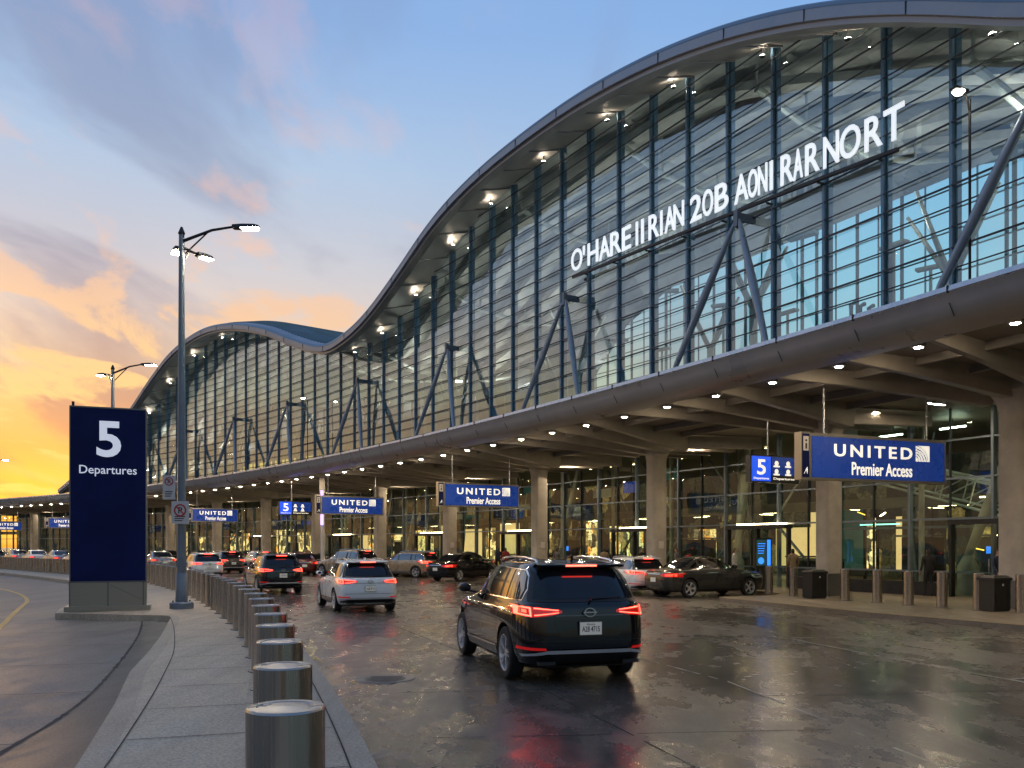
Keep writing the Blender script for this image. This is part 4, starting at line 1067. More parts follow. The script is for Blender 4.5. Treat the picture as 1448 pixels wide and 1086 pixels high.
while l < LMAX - 2:
    p, h = med(l, 0)
    o = BR if k == 0 else copy_tree(BR)
    o.location = V((p.x, p.y, .15)); o.rotation_euler = (0, 0, h)
    if k < 8: lab = 'wide steel bollard on the median, ' + ordn[k]
    elif p.y < 23.5: lab = 'steel bollard in the crowded part of the median row before the lamp post'
    elif p.y < 45: lab = 'steel bollard of the median row seen between lamp post and navy pylon'
    else: lab = 'far steel bollard of the median row beyond the navy pylon'
    tag(o, lab, 'bollard', 'steel bollards along the median')
    l += step if p.y < 20 else 1.5; k += 1
BS = bollard(.15, 1.05)
KIDS[BS.name] = [x for x in bpy.data.objects if x.parent == BS]
rb_ = [(9.75, 32.2, 'beside the front of the dark sedan'), (10.25, 30.9, 'just left of the litter bin by the middle column'), (11.15, 28.4, 'just right of the middle column, under the large sign'), (11.75, 27.3, 'second to the right of the middle column'), (12.2, 26.1, 'third to the right of the middle column'), (12.72, 25.1, 'fourth to the right of the middle column'), (13.2, 24.0, 'just left of the litter bin by the right column'), (13.82, 23.0, 'at the right edge of the photo'), (5.2, 40.5, 'behind the dark sedan, by the third column'), (3.2, 43.2, 'behind the large black car')]
for i, (x, y, lb) in enumerate(rb_):
    o = BS if i == 0 else copy_tree(BS)
    o.location = (x, y, .13); tag(o, 'slim steel bollard on the pavement ' + lb, 'bollard', 'slim bollards on the pavement')

# ------------------------------------------------------------------ litter bins and kiosk
def bin_(loc, rz, label):
    t = empty('litter_bin', loc, rz, label, 'litter bin', None, False); t.scale = (.85, .85, 1)
    mb = MB(); mb.abox(-.36, .36, -.3, .3, .03, .86, M['black']); mb.abox(-.33, .33, -.27, .27, 0, .03, M['dark'])
    for x in (-.2, 0, .2): mb.abox(x - .005, x + .005, -.306, -.3, .1, .8, M['dark'])
    mb.build('body', t)
    mb = MB(); mb.grid([[(-.40, -.34, .86), (.40, -.34, .86), (.40, .34, .86), (-.40, .34, .86)], [(-.40, -.34, .93), (.40, -.34, .93), (.40, .34, .93), (-.40, .34, .93)], [(-.28, -.22, 1.0), (.28, -.22, 1.0), (.28, .22, 1.0), (-.28, .22, 1.0)]], M['dark'], True)
    mb.face([(-.28, -.22, 1.0), (.28, -.22, 1.0), (.28, .22, 1.0), (-.28, .22, 1.0)], M['dark']); mb.build('lid', t)
    mb = MB(); mb.lathe([(.035, 0), (.035, .006)], (.02, -.31, .74), (0, 1, 0), M['sign_white'], 12); mb.build('badge', t)
bin_(V((10.55, 29.6, .13)), R(20), 'black litter bin with pale round badge beside the middle column')
bin_(V((13.5, 23.75, .13)), R(20), 'black litter bin with lid before the right column, near the photo edge')
t = empty('info_kiosk', V((10.5, 35.6, .13)), R(15), 'upright information screen glowing blue behind the dark sedan', 'kiosk', None, False)
mb = MB(); mb.abox(-.38, .38, -.09, .09, .9, 2.15, M['black']); mb.abox(-.12, .12, -.07, .07, 0, .9, M['dark']); mb.abox(-.3, .3, -.2, .2, 0, .05, M['dark']); mb.build('housing', t)
mb = MB(); mb.abox(-.33, .12, -.1, -.091, 1.0, 2.08, M['panel_teal']); mb.abox(.17, .33, -.1, -.091, 1.0, 2.08, M['screen']); mb.lathe([(.14, 0), (.14, .012)], (-.12, -.105, 1.2), (0, 1, 0), M['screen'], 20)
for k in range(5): mb.abox(-.27, .0 + .02 * k, -.106, -.1, 1.5 + k * .1, 1.53 + k * .1, M['screen'])
mb.build('screen', t)
t = empty('rooftop_machine', P(7.6, 5.2, 7.47), head(7), 'dark rounded machine with short pipes seen through the glass above the canopy', 'machine', None, False)
mb = MB(); mb.lathe([(.9, 0), (1.25, .3), (1.25, 1.0), (.95, 1.3), (.4, 1.35)], (0, 0, 0), UP, M['fin'], 20); mb.build('body', t, 30)
mb = MB()
for x in (-.5, -.1, .3): mb.tube([(x, 0, 1.2), (x, 0, 1.9), (x + .2, 0, 2.0)], .07, M['fin'], 8)
mb.build('pipe', t, 30)

# ------------------------------------------------------------------ cars  (forward = +y, right = +x)
SL = {
'suv': dict(L=[(.22, -2.10, 2.15, .84), (.30, -2.30, 2.34, .925), (.42, -2.39, 2.41, .955), (.56, -2.42, 2.44, .968), (.70, -2.42, 2.45, .975), (.82, -2.405, 2.43, .975), (.90, -2.395, 2.38, .968),
     (.97, -2.385, 2.28, .958), (1.02, -2.375, 2.05, .945), (1.06, -2.365, 1.70, .93), (1.10, -2.35, 1.30, .912), (1.15, -2.31, 1.16, .893), (1.25, -2.235, 1.0, .865), (1.38, -2.13, .80, .822), (1.50, -2.02, .60, .775),
     (1.58, -1.945, .44, .735), (1.64, -1.88, .26, .68), (1.68, -1.80, .08, .61), (1.705, -1.66, -.12, .52), (1.72, -1.45, -.38, .42), (1.725, -1.15, -.6, .2)],
     belt=1.12, wb=(-1.42, 1.45), wr=.375, arch=.43, track=.86, wtop=1.56, front=.96, rear=-2.0, roofz=1.70),
'sedan': dict(L=[(.20, -2.05, 2.15, .80), (.28, -2.26, 2.32, .87), (.40, -2.33, 2.38, .90), (.52, -2.35, 2.40, .91), (.64, -2.35, 2.38, .912), (.74, -2.34, 2.33, .905), (.82, -2.32, 2.2, .895),
     (.88, -2.29, 1.95, .88), (.93, -2.22, 1.6, .865), (.97, -2.05, 1.25, .85), (1.00, -1.75, 1.0, .835), (1.08, -1.52, .82, .80), (1.18, -1.34, .62, .755), (1.28, -1.14, .40, .70), (1.35, -.95, .2, .65), (1.40, -.74, .02, .57), (1.43, -.55, -.14, .46), (1.44, -.4, -.25, .2)],
     belt=.97, wb=(-1.33, 1.40), wr=.325, arch=.375, track=.80, wtop=1.33, front=.75, rear=-1.4, roofz=1.42),
}
def car_surface(kind, mt):
    D = SL[kind]; mb = MB(); n = 88; rows = []
    Ls = D['L']
    # refine in z
    L2 = []
    for a, b in zip(Ls, Ls[1:]):
        for t in (0, .5): L2.append(tuple(a[i] + (b[i] - a[i]) * t for i in range(4)))
    L2.append(Ls[-1])
    for z, yr, yf, w in L2:
        c = (yr + yf) / 2; h = (yf - yr) / 2; row = []
        for k in range(n):
            a = 2 * math.pi * k / n; ca, sa = math.cos(a), math.sin(a)
            e = 7.0 if sa < 0 else 4.2
            if z > D['belt'] + .02: e = 6.0 if sa < 0 else 3.6
            x = w * math.copysign(abs(ca) ** (2 / e), ca); y = c + h * math.copysign(abs(sa) ** (2 / e), sa)
            row.append((x, y, z))
        rows.append(row)
    mb.grid(rows, mt, True); mb.face(rows[0][::-1], mt); mb.face(rows[-1], mt)
    me = mb.mesh('body')
    bm = bmesh.new(); bm.from_mesh(me); bmesh.ops.recalc_face_normals(bm, faces=bm.faces); bm.to_mesh(me)
    bvh = BVHTree.FromBMesh(bm); bm.free()
    o = bpy.data.objects.new('body', me); COL.objects.link(o)
    cut = MB()
    for y in D['wb']:
        for sx in (-1, 1): cut.lathe([(D['arch'], 0), (D['arch'], .42)], (sx * (1.05 if sx > 0 else 1.05) - (.0), y, D['wr'] + .01) if False else (sx * 1.1, y, D['wr'] + .01), (-sx, 0, 0), M['black'], 40)
    co = cut.build('cutter')
    md = o.modifiers.new('b', 'BOOLEAN'); md.object = co; md.operation = 'DIFFERENCE'; md.solver = 'EXACT'
    bpy.context.view_layer.update(); dg = bpy.context.evaluated_depsgraph_get()
    nm = bpy.data.meshes.new_from_object(o.evaluated_get(dg)); o.modifiers.clear(); o.data = nm; nm.name = 'body'
    bpy.data.objects.remove(co)
    # dark inside the arches
    nm.materials.clear(); nm.materials.append(mt); nm.materials.append(M['black'])
    for p in nm.polygons:
        p.material_index = 0; p.use_smooth = True
        for y in D['wb']:
            c = p.center; r = math.hypot(c.y - y, c.z - D['wr'] - .01)
            if r < D['arch'] + .003 and abs(c.x) > .6 and abs(p.normal.x) < .5: p.material_index = 1
            if r < D['arch'] and abs(c.x) < .72: p.material_index = 1
            if c.z < .23: p.material_index = 1
    nm.set_sharp_from_angle(angle=R(32))
    return o, bvh
def panel(bvh, poly, axis, m, off=.005, name='panel', parent=None, step=.07, mirror=False, build=True, mb=None):
    """outline in side view (y,z), seen from -x/+x, or in rear view (x,z), laid on the car body"""
    own = mb is None
    mb = mb or MB()
    for sg in ((1, -1) if mirror else (1,)):
        bm = bmesh.new()
        vs = [bm.verts.new((p[0], 0, p[1])) for p in poly]; bm.faces.new(vs)
        for ax in (0, 2):
            lo = min(v.co[ax] for v in bm.verts); hi = max(v.co[ax] for v in bm.verts); k = max(1, int((hi - lo) / step))
            for i in range(1, k):
                co = V((0, 0, 0)); co[ax] = lo + (hi - lo) * i / k; no = V((0, 0, 0)); no[ax] = 1
                bmesh.ops.bisect_plane(bm, geom=bm.verts[:] + bm.edges[:] + bm.faces[:], plane_co=co, plane_no=no)
        bm.verts.index_update(); P3 = []
        for v in bm.verts:
            u, z = v.co.x, v.co.z
            if axis == 'left': org, d = V((-3, u, z)), V((1, 0, 0))
            elif axis == 'right': org, d = V((3, u, z)), V((-1, 0, 0))
            elif axis == 'rear': org, d = V((u * sg, -4, z)), V((0, 1, 0))
            else: org, d = V((u * sg, 4, z)), V((0, -1, 0))
            hit = bvh.ray_cast(org, d)
            if hit[0] is None:
                hit = bvh.find_nearest(org + d * (2.1 if axis in ('left', 'right') else 1.7))
            p = hit[0]; nn = hit[1]
            P3.append(p + (nn * off if nn.dot(d) < 0 else -d * off))
        n = len(mb.v); mb.v += P3; k = mb.mi(m)
        for f in bm.faces: mb.f.append(tuple(n + v.index for v in f.verts)); mb.m.append(k)
        bm.free()
    if not own or not build: return mb
    o = mb.build(name, parent, 60)
    return o
def wheel_mesh(wr, spokes=5, twin=True, alloy=None, far=False):
    w = .225; alloy = alloy or M['rim_alloy']
    ty = MB(); ri = wr * .70
    ty.lathe([(ri, -.10), (wr * .80, -.112), (wr - .02, -.108), (wr, -.085), (wr, .085), (wr - .02, .108), (wr * .80, .112), (ri, .10)], (0, 0, 0), (1, 0, 0), M['rubber'], 40, False)
    rm = MB(); rm.lathe([(ri + .004, .108), (ri - .012, .104), (ri - .03, .05), (ri - .035, -.08), (ri * .97, -.10)], (0, 0, 0), (1, 0, 0), alloy, 40, False)
    rm.lathe([(ri - .035, .02), (.05, .01), (.01, .012)], (0, 0, 0), (1, 0, 0), M['black'], 30, False)
    rm.lathe([(.075, .02), (.07, .075), (.04, .085), (.004, .085)], (0, 0, 0), (1, 0, 0), alloy, 20, False)
    for k in range(spokes):
        for da in ((-.14, .14) if twin else (0,)):
            a = 2 * math.pi * k / spokes; a2 = a + da
            p0 = V((.07, .05 * math.cos(a), .05 * math.sin(a))); p1 = V((.088, (ri - .015) * math.cos(a2), (ri - .015) * math.sin(a2)))
            rm.bar(p0, p1, .022 if twin else .05, .03, alloy, V((1, 0, 0)))
            if not twin: rm.bar(p0.lerp(p1, .6), p1, .075, .025, alloy, V((1, 0, 0)))
    return ty, rm
def make_car(name, kind, pm, label, cat='car', detail=2, lit=True, spokes=5, twin=True, plate='A28 4715', hatch=False):
    D = SL[kind]; t = empty(name, V((0, 0, 0)), 0, label, cat, None, False)
    body, bvh = car_surface(kind, pm); body.name = 'body'; body.parent = t
    bt = D['belt']; wt = D['wtop']
    rh = lambda z: z
    suv = kind == 'suv'
    # side glass
    if suv:
        dlo = [(1.02, 1.135), (-1.95, 1.15), (-1.99, 1.30), (-1.86, 1.50), (-1.72, 1.575), (-.4, 1.60), (.22, 1.585), (.52, 1.49), (.80, 1.33)]
        wins = [[(.93, 1.155), (.02, 1.155), (.02, 1.575), (.22, 1.565), (.49, 1.475), (.76, 1.32)], [(-.05, 1.155), (-.93, 1.16), (-.98, 1.575), (-.4, 1.585), (-.05, 1.58)], [(-1.06, 1.16), (-1.30, 1.16), (-1.32, 1.57), (-1.09, 1.575)], [(-1.36, 1.16), (-1.88, 1.17), (-1.93, 1.29), (-1.82, 1.48), (-1.70, 1.555), (-1.38, 1.57)]]
    else:
        dlo = [(.92, 1.0), (-1.40, 1.02), (-1.22, 1.12), (-1.02, 1.24), (-.80, 1.345), (-.2, 1.375), (.10, 1.345), (.38, 1.23), (.64, 1.11)]
        wins = [[(.80, 1.02), (-.02, 1.02), (-.02, 1.35), (.08, 1.33), (.35, 1.22), (.60, 1.11)], [(-.09, 1.02), (-.85, 1.03), (-.88, 1.31), (-.74, 1.335), (-.2, 1.355), (-.09, 1.35)], [(-.93, 1.035), (-1.30, 1.04), (-1.14, 1.14), (-.96, 1.25)]]
    for side in ('left', 'right'):
        panel(bvh, dlo, side, M['chrome'] if detail > 1 else M['black'], .005, 'window_surround', t, .1)
        ins = 0.022; cx = sum(p[0] for p in dlo) / len(dlo); cz = sum(p[1] for p in dlo) / len(dlo)
        inner = [(p[0] + (ins if p[0] < cx else -ins) * 1.3, p[1] + (ins if p[1] < cz else -ins) * .7) for p in dlo]
        panel(bvh, inner, side, M['black'], .009, 'window_frame', t, .1)
        for wpoly in wins: panel(bvh, wpoly, side, M['side_glass'], .014, 'window', t, .1)
        seams = MB(); seam = M['black']
        for y, za, zb in ((1.02 if suv else .86, .42, bt), (-.02 if suv else -.05, .40, bt), (-.98 if suv else -.90, .60 if suv else .5, bt)):
            panel(bvh, [(y - .007, za), (y + .007, za), (y + .007, zb), (y - .007, zb)], side, seam, .003, mb=seams)
        seams.build('door_seam', t, 60)
        hd = MB()
        for y in ((.22, -.75) if suv else (.15, -.72)):
            z = bt - .13; sx = -1 if side == 'left' else 1
            h = bvh.ray_cast(V((sx * 3, y, z)), V((-sx, 0, 0)))[0]
            if h: hd.box(h + V((sx * .02, 0, 0)), (.014, 0, 0), (0, .10, 0), (0, 0, .016), M['chrome'] if detail > 1 else pm)
        hd.build('door_handle', t)
        if suv:
            panel(bvh, [(-.93, .30), (.96, .30), (.98, .40), (-.95, .42)], side, M['trim'], .012, 'side_skirt', t, .1)
            sk = MB(); panel(bvh, [(-.95, .425), (.98, .405), (.98, .43), (-.95, .45)], side, M['chrome'], .018, mb=sk); panel(bvh, [(-.93, .27), (.96, .27), (.96, .295), (-.93, .295)], side, M['chrome'], .016, mb=sk); sk.build('chrome_strip', t, 60)
        else:
            panel(bvh, [(-.93, .24), (.98, .24), (.98, .30), (-.93, .30)], side, M['black'], .008, 'side_skirt', t, .1)
        sx = -1 if side == 'left' else 1
        mr = MB(); y0 = .72 if suv else .60; z0 = bt + .07; xx = (.93 if suv else .86)
        rows = []
        for u, sc_u in ((-.5, .5), (-.42, .85), (0, 1), (.35, .9), (.5, .45)):
            rows.append([V((sx * (xx + .14 + .10 * math.cos(q) * sc_u * 1.15), y0 + u * .14, z0 + .03 + .085 * math.sin(q) * sc_u)) for q in [2 * math.pi * k / 14 for k in range(14)]])
        mr.grid(rows, pm, True); mr.face(rows[0], M['car_glass']); mr.face(rows[-1], pm); mr.bar((sx * (xx - .06), y0 + .02, z0 - .05), (sx * (xx + .12), y0, z0 - .02), .05, .035, M['black']); mr.build('mirror', t, 50)
    # rear glass, windscreen
    if suv:
        panel(bvh, [(-.82, 1.14), (.82, 1.14), (.71, 1.50), (.66, 1.60), (-.66, 1.60), (-.71, 1.50)], 'rear', M['black'], .006, 'rear_window_frame', t)
        panel(bvh, [(-.75, 1.18), (.75, 1.18), (.65, 1.50), (.61, 1.565), (-.61, 1.565), (-.65, 1.50)], 'rear', M['car_glass'], .010, 'rear_window', t)
        panel(bvh, [(-.76, 1.14), (.76, 1.14), (.64, 1.55), (-.64, 1.55)], 'front', M['car_glass'], .006, 'windscreen', t)
        sp = MB(); sp.grid([[V((x, y, z)) for x in (-.66, -.64, -.35, 0, .35, .64, .66)] for y, z in ((-1.70, 1.690), (-1.95, 1.668), (-2.07, 1.645), (-2.06, 1.618), (-1.93, 1.60))], pm)
        sp.build('spoiler', t, 40)
        bl = MB(); bl.abox(-.23, .23, -2.084, -2.06, 1.622, 1.646, M['tail_lit']); bl.build('brake_light', t)
        if detail > 1:
            wp = MB(); wp.tube([(.02, -2.38, 1.155), (.06, -2.31, 1.185), (.5, -2.285, 1.20)], [.02, .014, .008], M['black'], 6); wp.build('rear_wiper', t, 40)
    else:
        panel(bvh, [(-.70, 1.03), (.70, 1.03), (.60, 1.30), (.56, 1.345), (-.56, 1.345), (-.60, 1.30)], 'rear', M['car_glass'], .006, 'rear_window', t)
        panel(bvh, [(-.72, 1.02), (.72, 1.02), (.58, 1.33), (-.58, 1.33)], 'front', M['car_glass'], .006, 'windscreen', t)
        bl = MB(); bl.abox(-.16, .16, -1.25, -1.22, 1.19, 1.21, M['tail_far']); bl.build('brake_light', t)
    # tail lamps
    if suv:
        for sg in (-1, 1):
            fx = lambda poly: [(x * sg, z) for x, z in poly]
            tl = panel(bvh, fx([(.94, .965), (.80, .94), (.56, .965), (.40, 1.0), (.40, 1.03), (.60, 1.062), (.80, 1.082), (.915, 1.09), (.935, 1.05)]), 'rear', M['tail_red'], .012, 'tail_light', t, .05)
            g = MB()
            for poly in ([(.912, .98), (.932, .98), (.915, 1.08), (.893, 1.08)], [(.93, .972), (.93, .990), (.80, .967), (.80, .95)], [(.91, 1.066), (.915, 1.085), (.80, 1.072), (.80, 1.054)], [(.80, .95), (.818, .953), (.818, 1.072), (.80, 1.07)],
                         [(.77, .962), (.77, .975), (.45, 1.008), (.45, .998)], [(.77, 1.055), (.77, 1.070), (.45, 1.038), (.45, 1.027)]):
                panel(bvh, fx(poly), 'rear', M['tail_lit'], .018, mb=g, step=.04)
            g.build('light_strip', tl, 60)
            g = MB(); panel(bvh, fx([(.885, 1.005), (.845, 1.0), (.845, 1.04), (.88, 1.045)]), 'rear', M['tail_core'] if detail > 1 else M['tail_lit'], .016, mb=g, step=.04); g.build('light_core', tl, 60)
            panel(bvh, fx([(.93, .50), (.62, .50), (.64, .535), (.93, .54)]), 'rear', M['reflector'], .012, 'rear_reflector', t, .06)
        pn = MB(); panel(bvh, [(-.92, .24), (.92, .24), (.94, .38), (.70, .44), (-.70, .44), (-.94, .38)], 'rear', M['black'], .010, mb=pn); pn.build('lower_bumper', t, 60)
        pn = MB(); panel(bvh, [(-.90, .44), (-.60, .505), (.60, .505), (.90, .44), (.88, .415), (.62, .455), (-.62, .455), (-.88, .415)], 'rear', M['chrome_soft'], .03, mb=pn); panel(bvh, [(-.55, .26), (.55, .26), (.6, .285), (-.6, .285)], 'rear', M['trim'], .02, mb=pn); pn.build('bumper_trim', t, 60)
        panel(bvh, [(-.44, .68), (.44, .68), (.52, .90), (-.52, .90)], 'rear', pm, .004, 'plate_recess', t)
        py = -2.445; pz = .79
        pl = MB(); pl.abox(-.16, .16, py - .008, py, pz - .085, pz + .085, M['plate']); 
        pl.abox(-.17, .17, py - .004, py + .02, pz - .095, pz + .095, M['trim']); plo = pl.build('license_plate', t)
        if detail > 1:
            tx = MB(); text_into(tx, plate, V((0, py - .0085, 0)), V((1, 0, 0)), UP, -.13, .13, pz - .045, pz + .03, M['plate_ink'], .01, .002); text_into(tx, 'Illinois', V((0, py - .0085, 0)), V((1, 0, 0)), UP, -.06, .06, pz + .045, pz + .07, M['plate_ink'], .0, .002); tx.build('plate_lettering', plo, fix=False)
            em = MB(); rows = []
            for k in range(33):
                a = 2 * math.pi * k / 32; q = []
                for rr_ in (.075, .060): q.append((rr_ * math.cos(a) * 1.15, -2.41 - (.012 if rr_ > .07 else .012), 1.005 + rr_ * math.sin(a) * .85))
                rows.append(q)
            em.grid(rows, M['chrome']); em.abox(-.10, .10, -2.43, -2.415, .995, 1.015, M['chrome']); em.build('emblem', t)
            for x in (-.62, .62):
                ex = MB(); ex.abox(x - .12, x + .12, -2.40, -2.30, .30, .345, M['dark']); ex.build('exhaust_tip', t)
        shl = MB(); panel(bvh, [(-.90, .585), (.90, .585), (.88, .60), (-.88, .60)], 'rear', M['chrome_soft'] if detail > 1 else M['trim'], .004, mb=shl); gar = MB(); panel(bvh, [(-.50, .955), (.50, .955), (.50, .968), (-.50, .968)], 'rear', M['trim'], .012, mb=gar); gar.build('tailgate_trim', t, 60)
        sm_ = MB()
        for poly in ([(-.78, .62), (.78, .62), (.78, .63), (-.78, .63)],): panel(bvh, poly, 'rear', M['black'], .004, mb=sm_)
        sm_.build('tailgate_seam', t, 60)
        for sx in (-1, 1):
            rl = MB(); x = sx * .575
            rl.tube([(x, .10, 1.665), (x, 0, 1.72), (x, -.6, 1.745), (x, -1.3, 1.74), (x, -1.75, 1.705), (x, -1.85, 1.65)], .02, M['chrome'], 8); rl.tube([(x, -.8, 1.68), (x, -.8, 1.76)], .02, M['trim'], 6); rl.build('roof_rail', t, 40)
        fin = MB(); fin.grid([[(0, -1.65, 1.72), (0, -1.45, 1.72)], [(0.02, -1.66, 1.75), (.02, -1.52, 1.75)], [(0, -1.66, 1.79), (0, -1.62, 1.79)]], pm); fin.box((0, -1.6, 1.74), (.02, 0, 0), (0, .08, 0), (0, 0, .03), pm); fin.build('antenna_fin', t)
        for sg in (-1, 1): panel(bvh, [(x * sg, z) for x, z in [(.93, .78), (.55, .80), (.58, .90), (.93, .93)]], 'front', M['headlamp'], .01, 'head_light', t)
        panel(bvh, [(-.5, .55), (.5, .55), (.52, .86), (-.52, .86)], 'front', M['black'], .01, 'grille', t)
    else:
        for sg in (-1, 1):
            fx = lambda poly: [(x * sg, z) for x, z in poly]
            tl = panel(bvh, fx([(.895, .72), (.62, .73), (.44, .77), (.45, .82), (.66, .85), (.88, .86)]), 'rear', M['tail_red'], .012, 'tail_light', t, .05)
            g = MB(); panel(bvh, fx([(.87, .75), (.68, .755), (.68, .82), (.86, .83)]), 'rear', M['tail_far'], .017, mb=g, step=.05); g.build('light_core', tl, 60)
            panel(bvh, fx([(.86, .66), (.5, .67), (.55, .76), (.86, .80)]), 'front', M['headlamp'], .01, 'head_light', t)
        pn = MB(); panel(bvh, [(-.80, .21), (.80, .21), (.82, .31), (-.82, .31)], 'rear', M['black'], .010, mb=pn); pn.build('lower_bumper', t, 60)
        pl = MB(); pl.abox(-.16, .16, -2.375, -2.36, .55, .70, M['plate']); pl.build('license_plate', t)
        pn = MB(); panel(bvh, [(-.40, .81), (.40, .81), (.40, .83), (-.40, .83)], 'rear', M['chrome'], .012, mb=pn); pn.build('trunk_trim', t, 60)
        panel(bvh, [(-.45, .42), (.45, .42), (.5, .68), (-.5, .68)], 'front', M['black'], .01, 'grille', t)
    ty, rm = wheel_mesh(D['wr'], spokes, twin)
    tme = ty.mesh('wheel'); rme = rm.mesh('rim')
    for me in (tme, rme):
        bm = bmesh.new(); bm.from_mesh(me); bmesh.ops.remove_doubles(bm, verts=bm.verts, dist=1e-5); bmesh.ops.recalc_face_normals(bm, faces=bm.faces); bm.to_mesh(me); bm.free()
        for p in me.polygons: p.use_smooth = True
        me.set_sharp_from_angle(angle=R(35))
    for y in D['wb']:
        for sx in (-1, 1):
            w = bpy.data.objects.new('wheel', tme); COL.objects.link(w); w.parent = t; w.location = (sx * D['track'], y, D['wr']); w.rotation_euler = (random.random() * 0, 0, 0 if sx > 0 else math.pi)
            r_ = bpy.data.objects.new('rim', rme); COL.objects.link(r_); r_.parent = w
    ax = MB(); ax.abox(-.7, .7, -2.0, 2.0, .26, .45, M['black']); ax.build('underbody', t)
    for o in bpy.data.objects:
        if o.parent: KIDS.setdefault(o.parent.name, [])
    def reg(o):
        KIDS[o.name] = [x for x in bpy.data.objects if x.parent == o]
        for x in KIDS[o.name]: reg(x)
    reg(t)
    return t
def put(o, x, y, deg, sc_=(1, 1, 1)):
    o.location = (x, y, .002); o.rotation_euler = (0, 0, R(deg)); o.scale = sc_
    return o
SUV = make_car('parked_car', 'suv', M['car_black'], 'large glossy black SUV nearest the camera, braking on the wet road', 'car', 2)
put(SUV, .83 - 1.42 * math.sin(R(16)) - .02, 12.75 + 1.42 * math.cos(R(16)), 16, (1, 1, 1.02)); SUV.name = 'sport_utility_car'
WS = copy_tree(SUV, None, {'black_paint': M['car_white']}); tag(WS, 'white wagon-shaped car with lit brake lights, left of the large black SUV', 'car'); WS.name = 'hatchback_car'
put(WS, -4.42 - 1.42 * math.sin(R(22)) , 25.4 + 1.42 * math.cos(R(22)), 22, (.93, .93, .90))
def cp(src, name, colr, label, x, y, deg, sc_=(1, 1, 1)):
    o = copy_tree(src, None, {colr[0]: M[colr[1]]} if colr else None); o.name = name; tag(o, label, 'car', None); put(o, x, y, deg, sc_)
    return o
BLK = 'black_paint'
cp(SUV, 'sport_utility_car', None, 'black SUV behind the median bollards, ahead of the white car', -10.3, 36.4, 27, (.93, .95, .95))
cp(SUV, 'sport_utility_car', (BLK, 'car_white'), 'white car with lit brake lights partly hidden by the lamp post', -18.9, 51.5, 33, (.93, .93, .9))
cp(SUV, 'sport_utility_car', (BLK, 'car_grey'), 'dark car queuing just ahead of the white car behind the lamp post', -20.9, 61.5, 36, (.95, .95, .92))
cp(SUV, 'sport_utility_car', (BLK, 'car_silver'), 'silver car far off between two dark cars, seen over the far SUV', -19.9, 66.0, 38, (.92, .92, .9))
cp(SUV, 'sport_utility_car', (BLK, 'car_tan'), 'champagne coloured SUV seen from its side behind the white car', -6.7, 53.6, 62, (.95, .95, .93))
cp(SUV, 'sport_utility_car', (BLK, 'car_tan'), 'beige van waiting at the kerb left of the champagne SUV', -10.6, 54.6, 50, (.98, .98, 1.0))
cp(SUV, 'sport_utility_car', (BLK, 'car_white'), 'white car mostly hidden between the large black SUV and the dark sedan', 4.75, 35.6, 22, (.9, .9, .88))
SED = make_car('sedan_car', 'sedan', M['car_grey'], 'dark grey sedan seen from the side, pulled in at the kerb on the right', 'car', 2, spokes=5, twin=False)
put(SED, 7.55, 33.15, -66, (1, 1.02, 1.08))
GR = 'graphite_paint'
cp(SED, 'sedan_car', (GR, 'car_black'), 'black sedan turned to the right behind the large black SUV, one tail light lit', -2.75, 48.2, -38, (1, 1, 1.08))
cp(SED, 'sedan_car', (GR, 'car_red'), 'dark red sedan with lit tail lights just right of the far black SUV', -14.4, 57.5, 22, (1, 1, 1.05))
cp(SED, 'sedan_car', (GR, 'car_black'), 'black car parked at the kerb left of the beige van', -14.6, 62.3, 42)
cp(SED, 'sedan_car', (GR, 'car_grey'), 'grey car parked at the kerb in the gap behind the champagne SUV', -3.6, 58.6, 60, (1, 1, 1.1))
cp(SED, 'sedan_car', (GR, 'car_silver'), 'silver sedan just right of the navy pylon, above the bollards', -28.1, 67.5, 34, (1, 1, 1.08))
cp(SED, 'sedan_car', (GR, 'car_black'), 'dark sedan touching the right edge of the navy pylon', -31.4, 71.5, 40)
for i, (x, y, c, lb) in enumerate([(-59.0, 97, 'car_black', 'leftmost dark sedan at the left edge of the photo'), (-53.4, 91.5, 'car_silver', 'silver sedan second from the left edge of the photo'), (-48.3, 86, 'car_white', 'pale sedan third from the left edge of the photo'),
        (-42.6, 79.6, 'car_silver', 'light sedan with red tail lights fourth from the left edge of the photo'), (-37.6, 73.6, 'car_white', 'white sedan touching the left edge of the navy pylon'), (-33.5, 82, 'car_black', 'black car at the far kerb hidden behind the navy pylon'), (-25.6, 76.8, 'car_red', 'dark red car at the far kerb just beyond the lamp post')]):
    cp(SED, 'sedan_car', (GR, c), lb, x, y, 42 + 3 * (i % 2), (1, 1, 1.08))

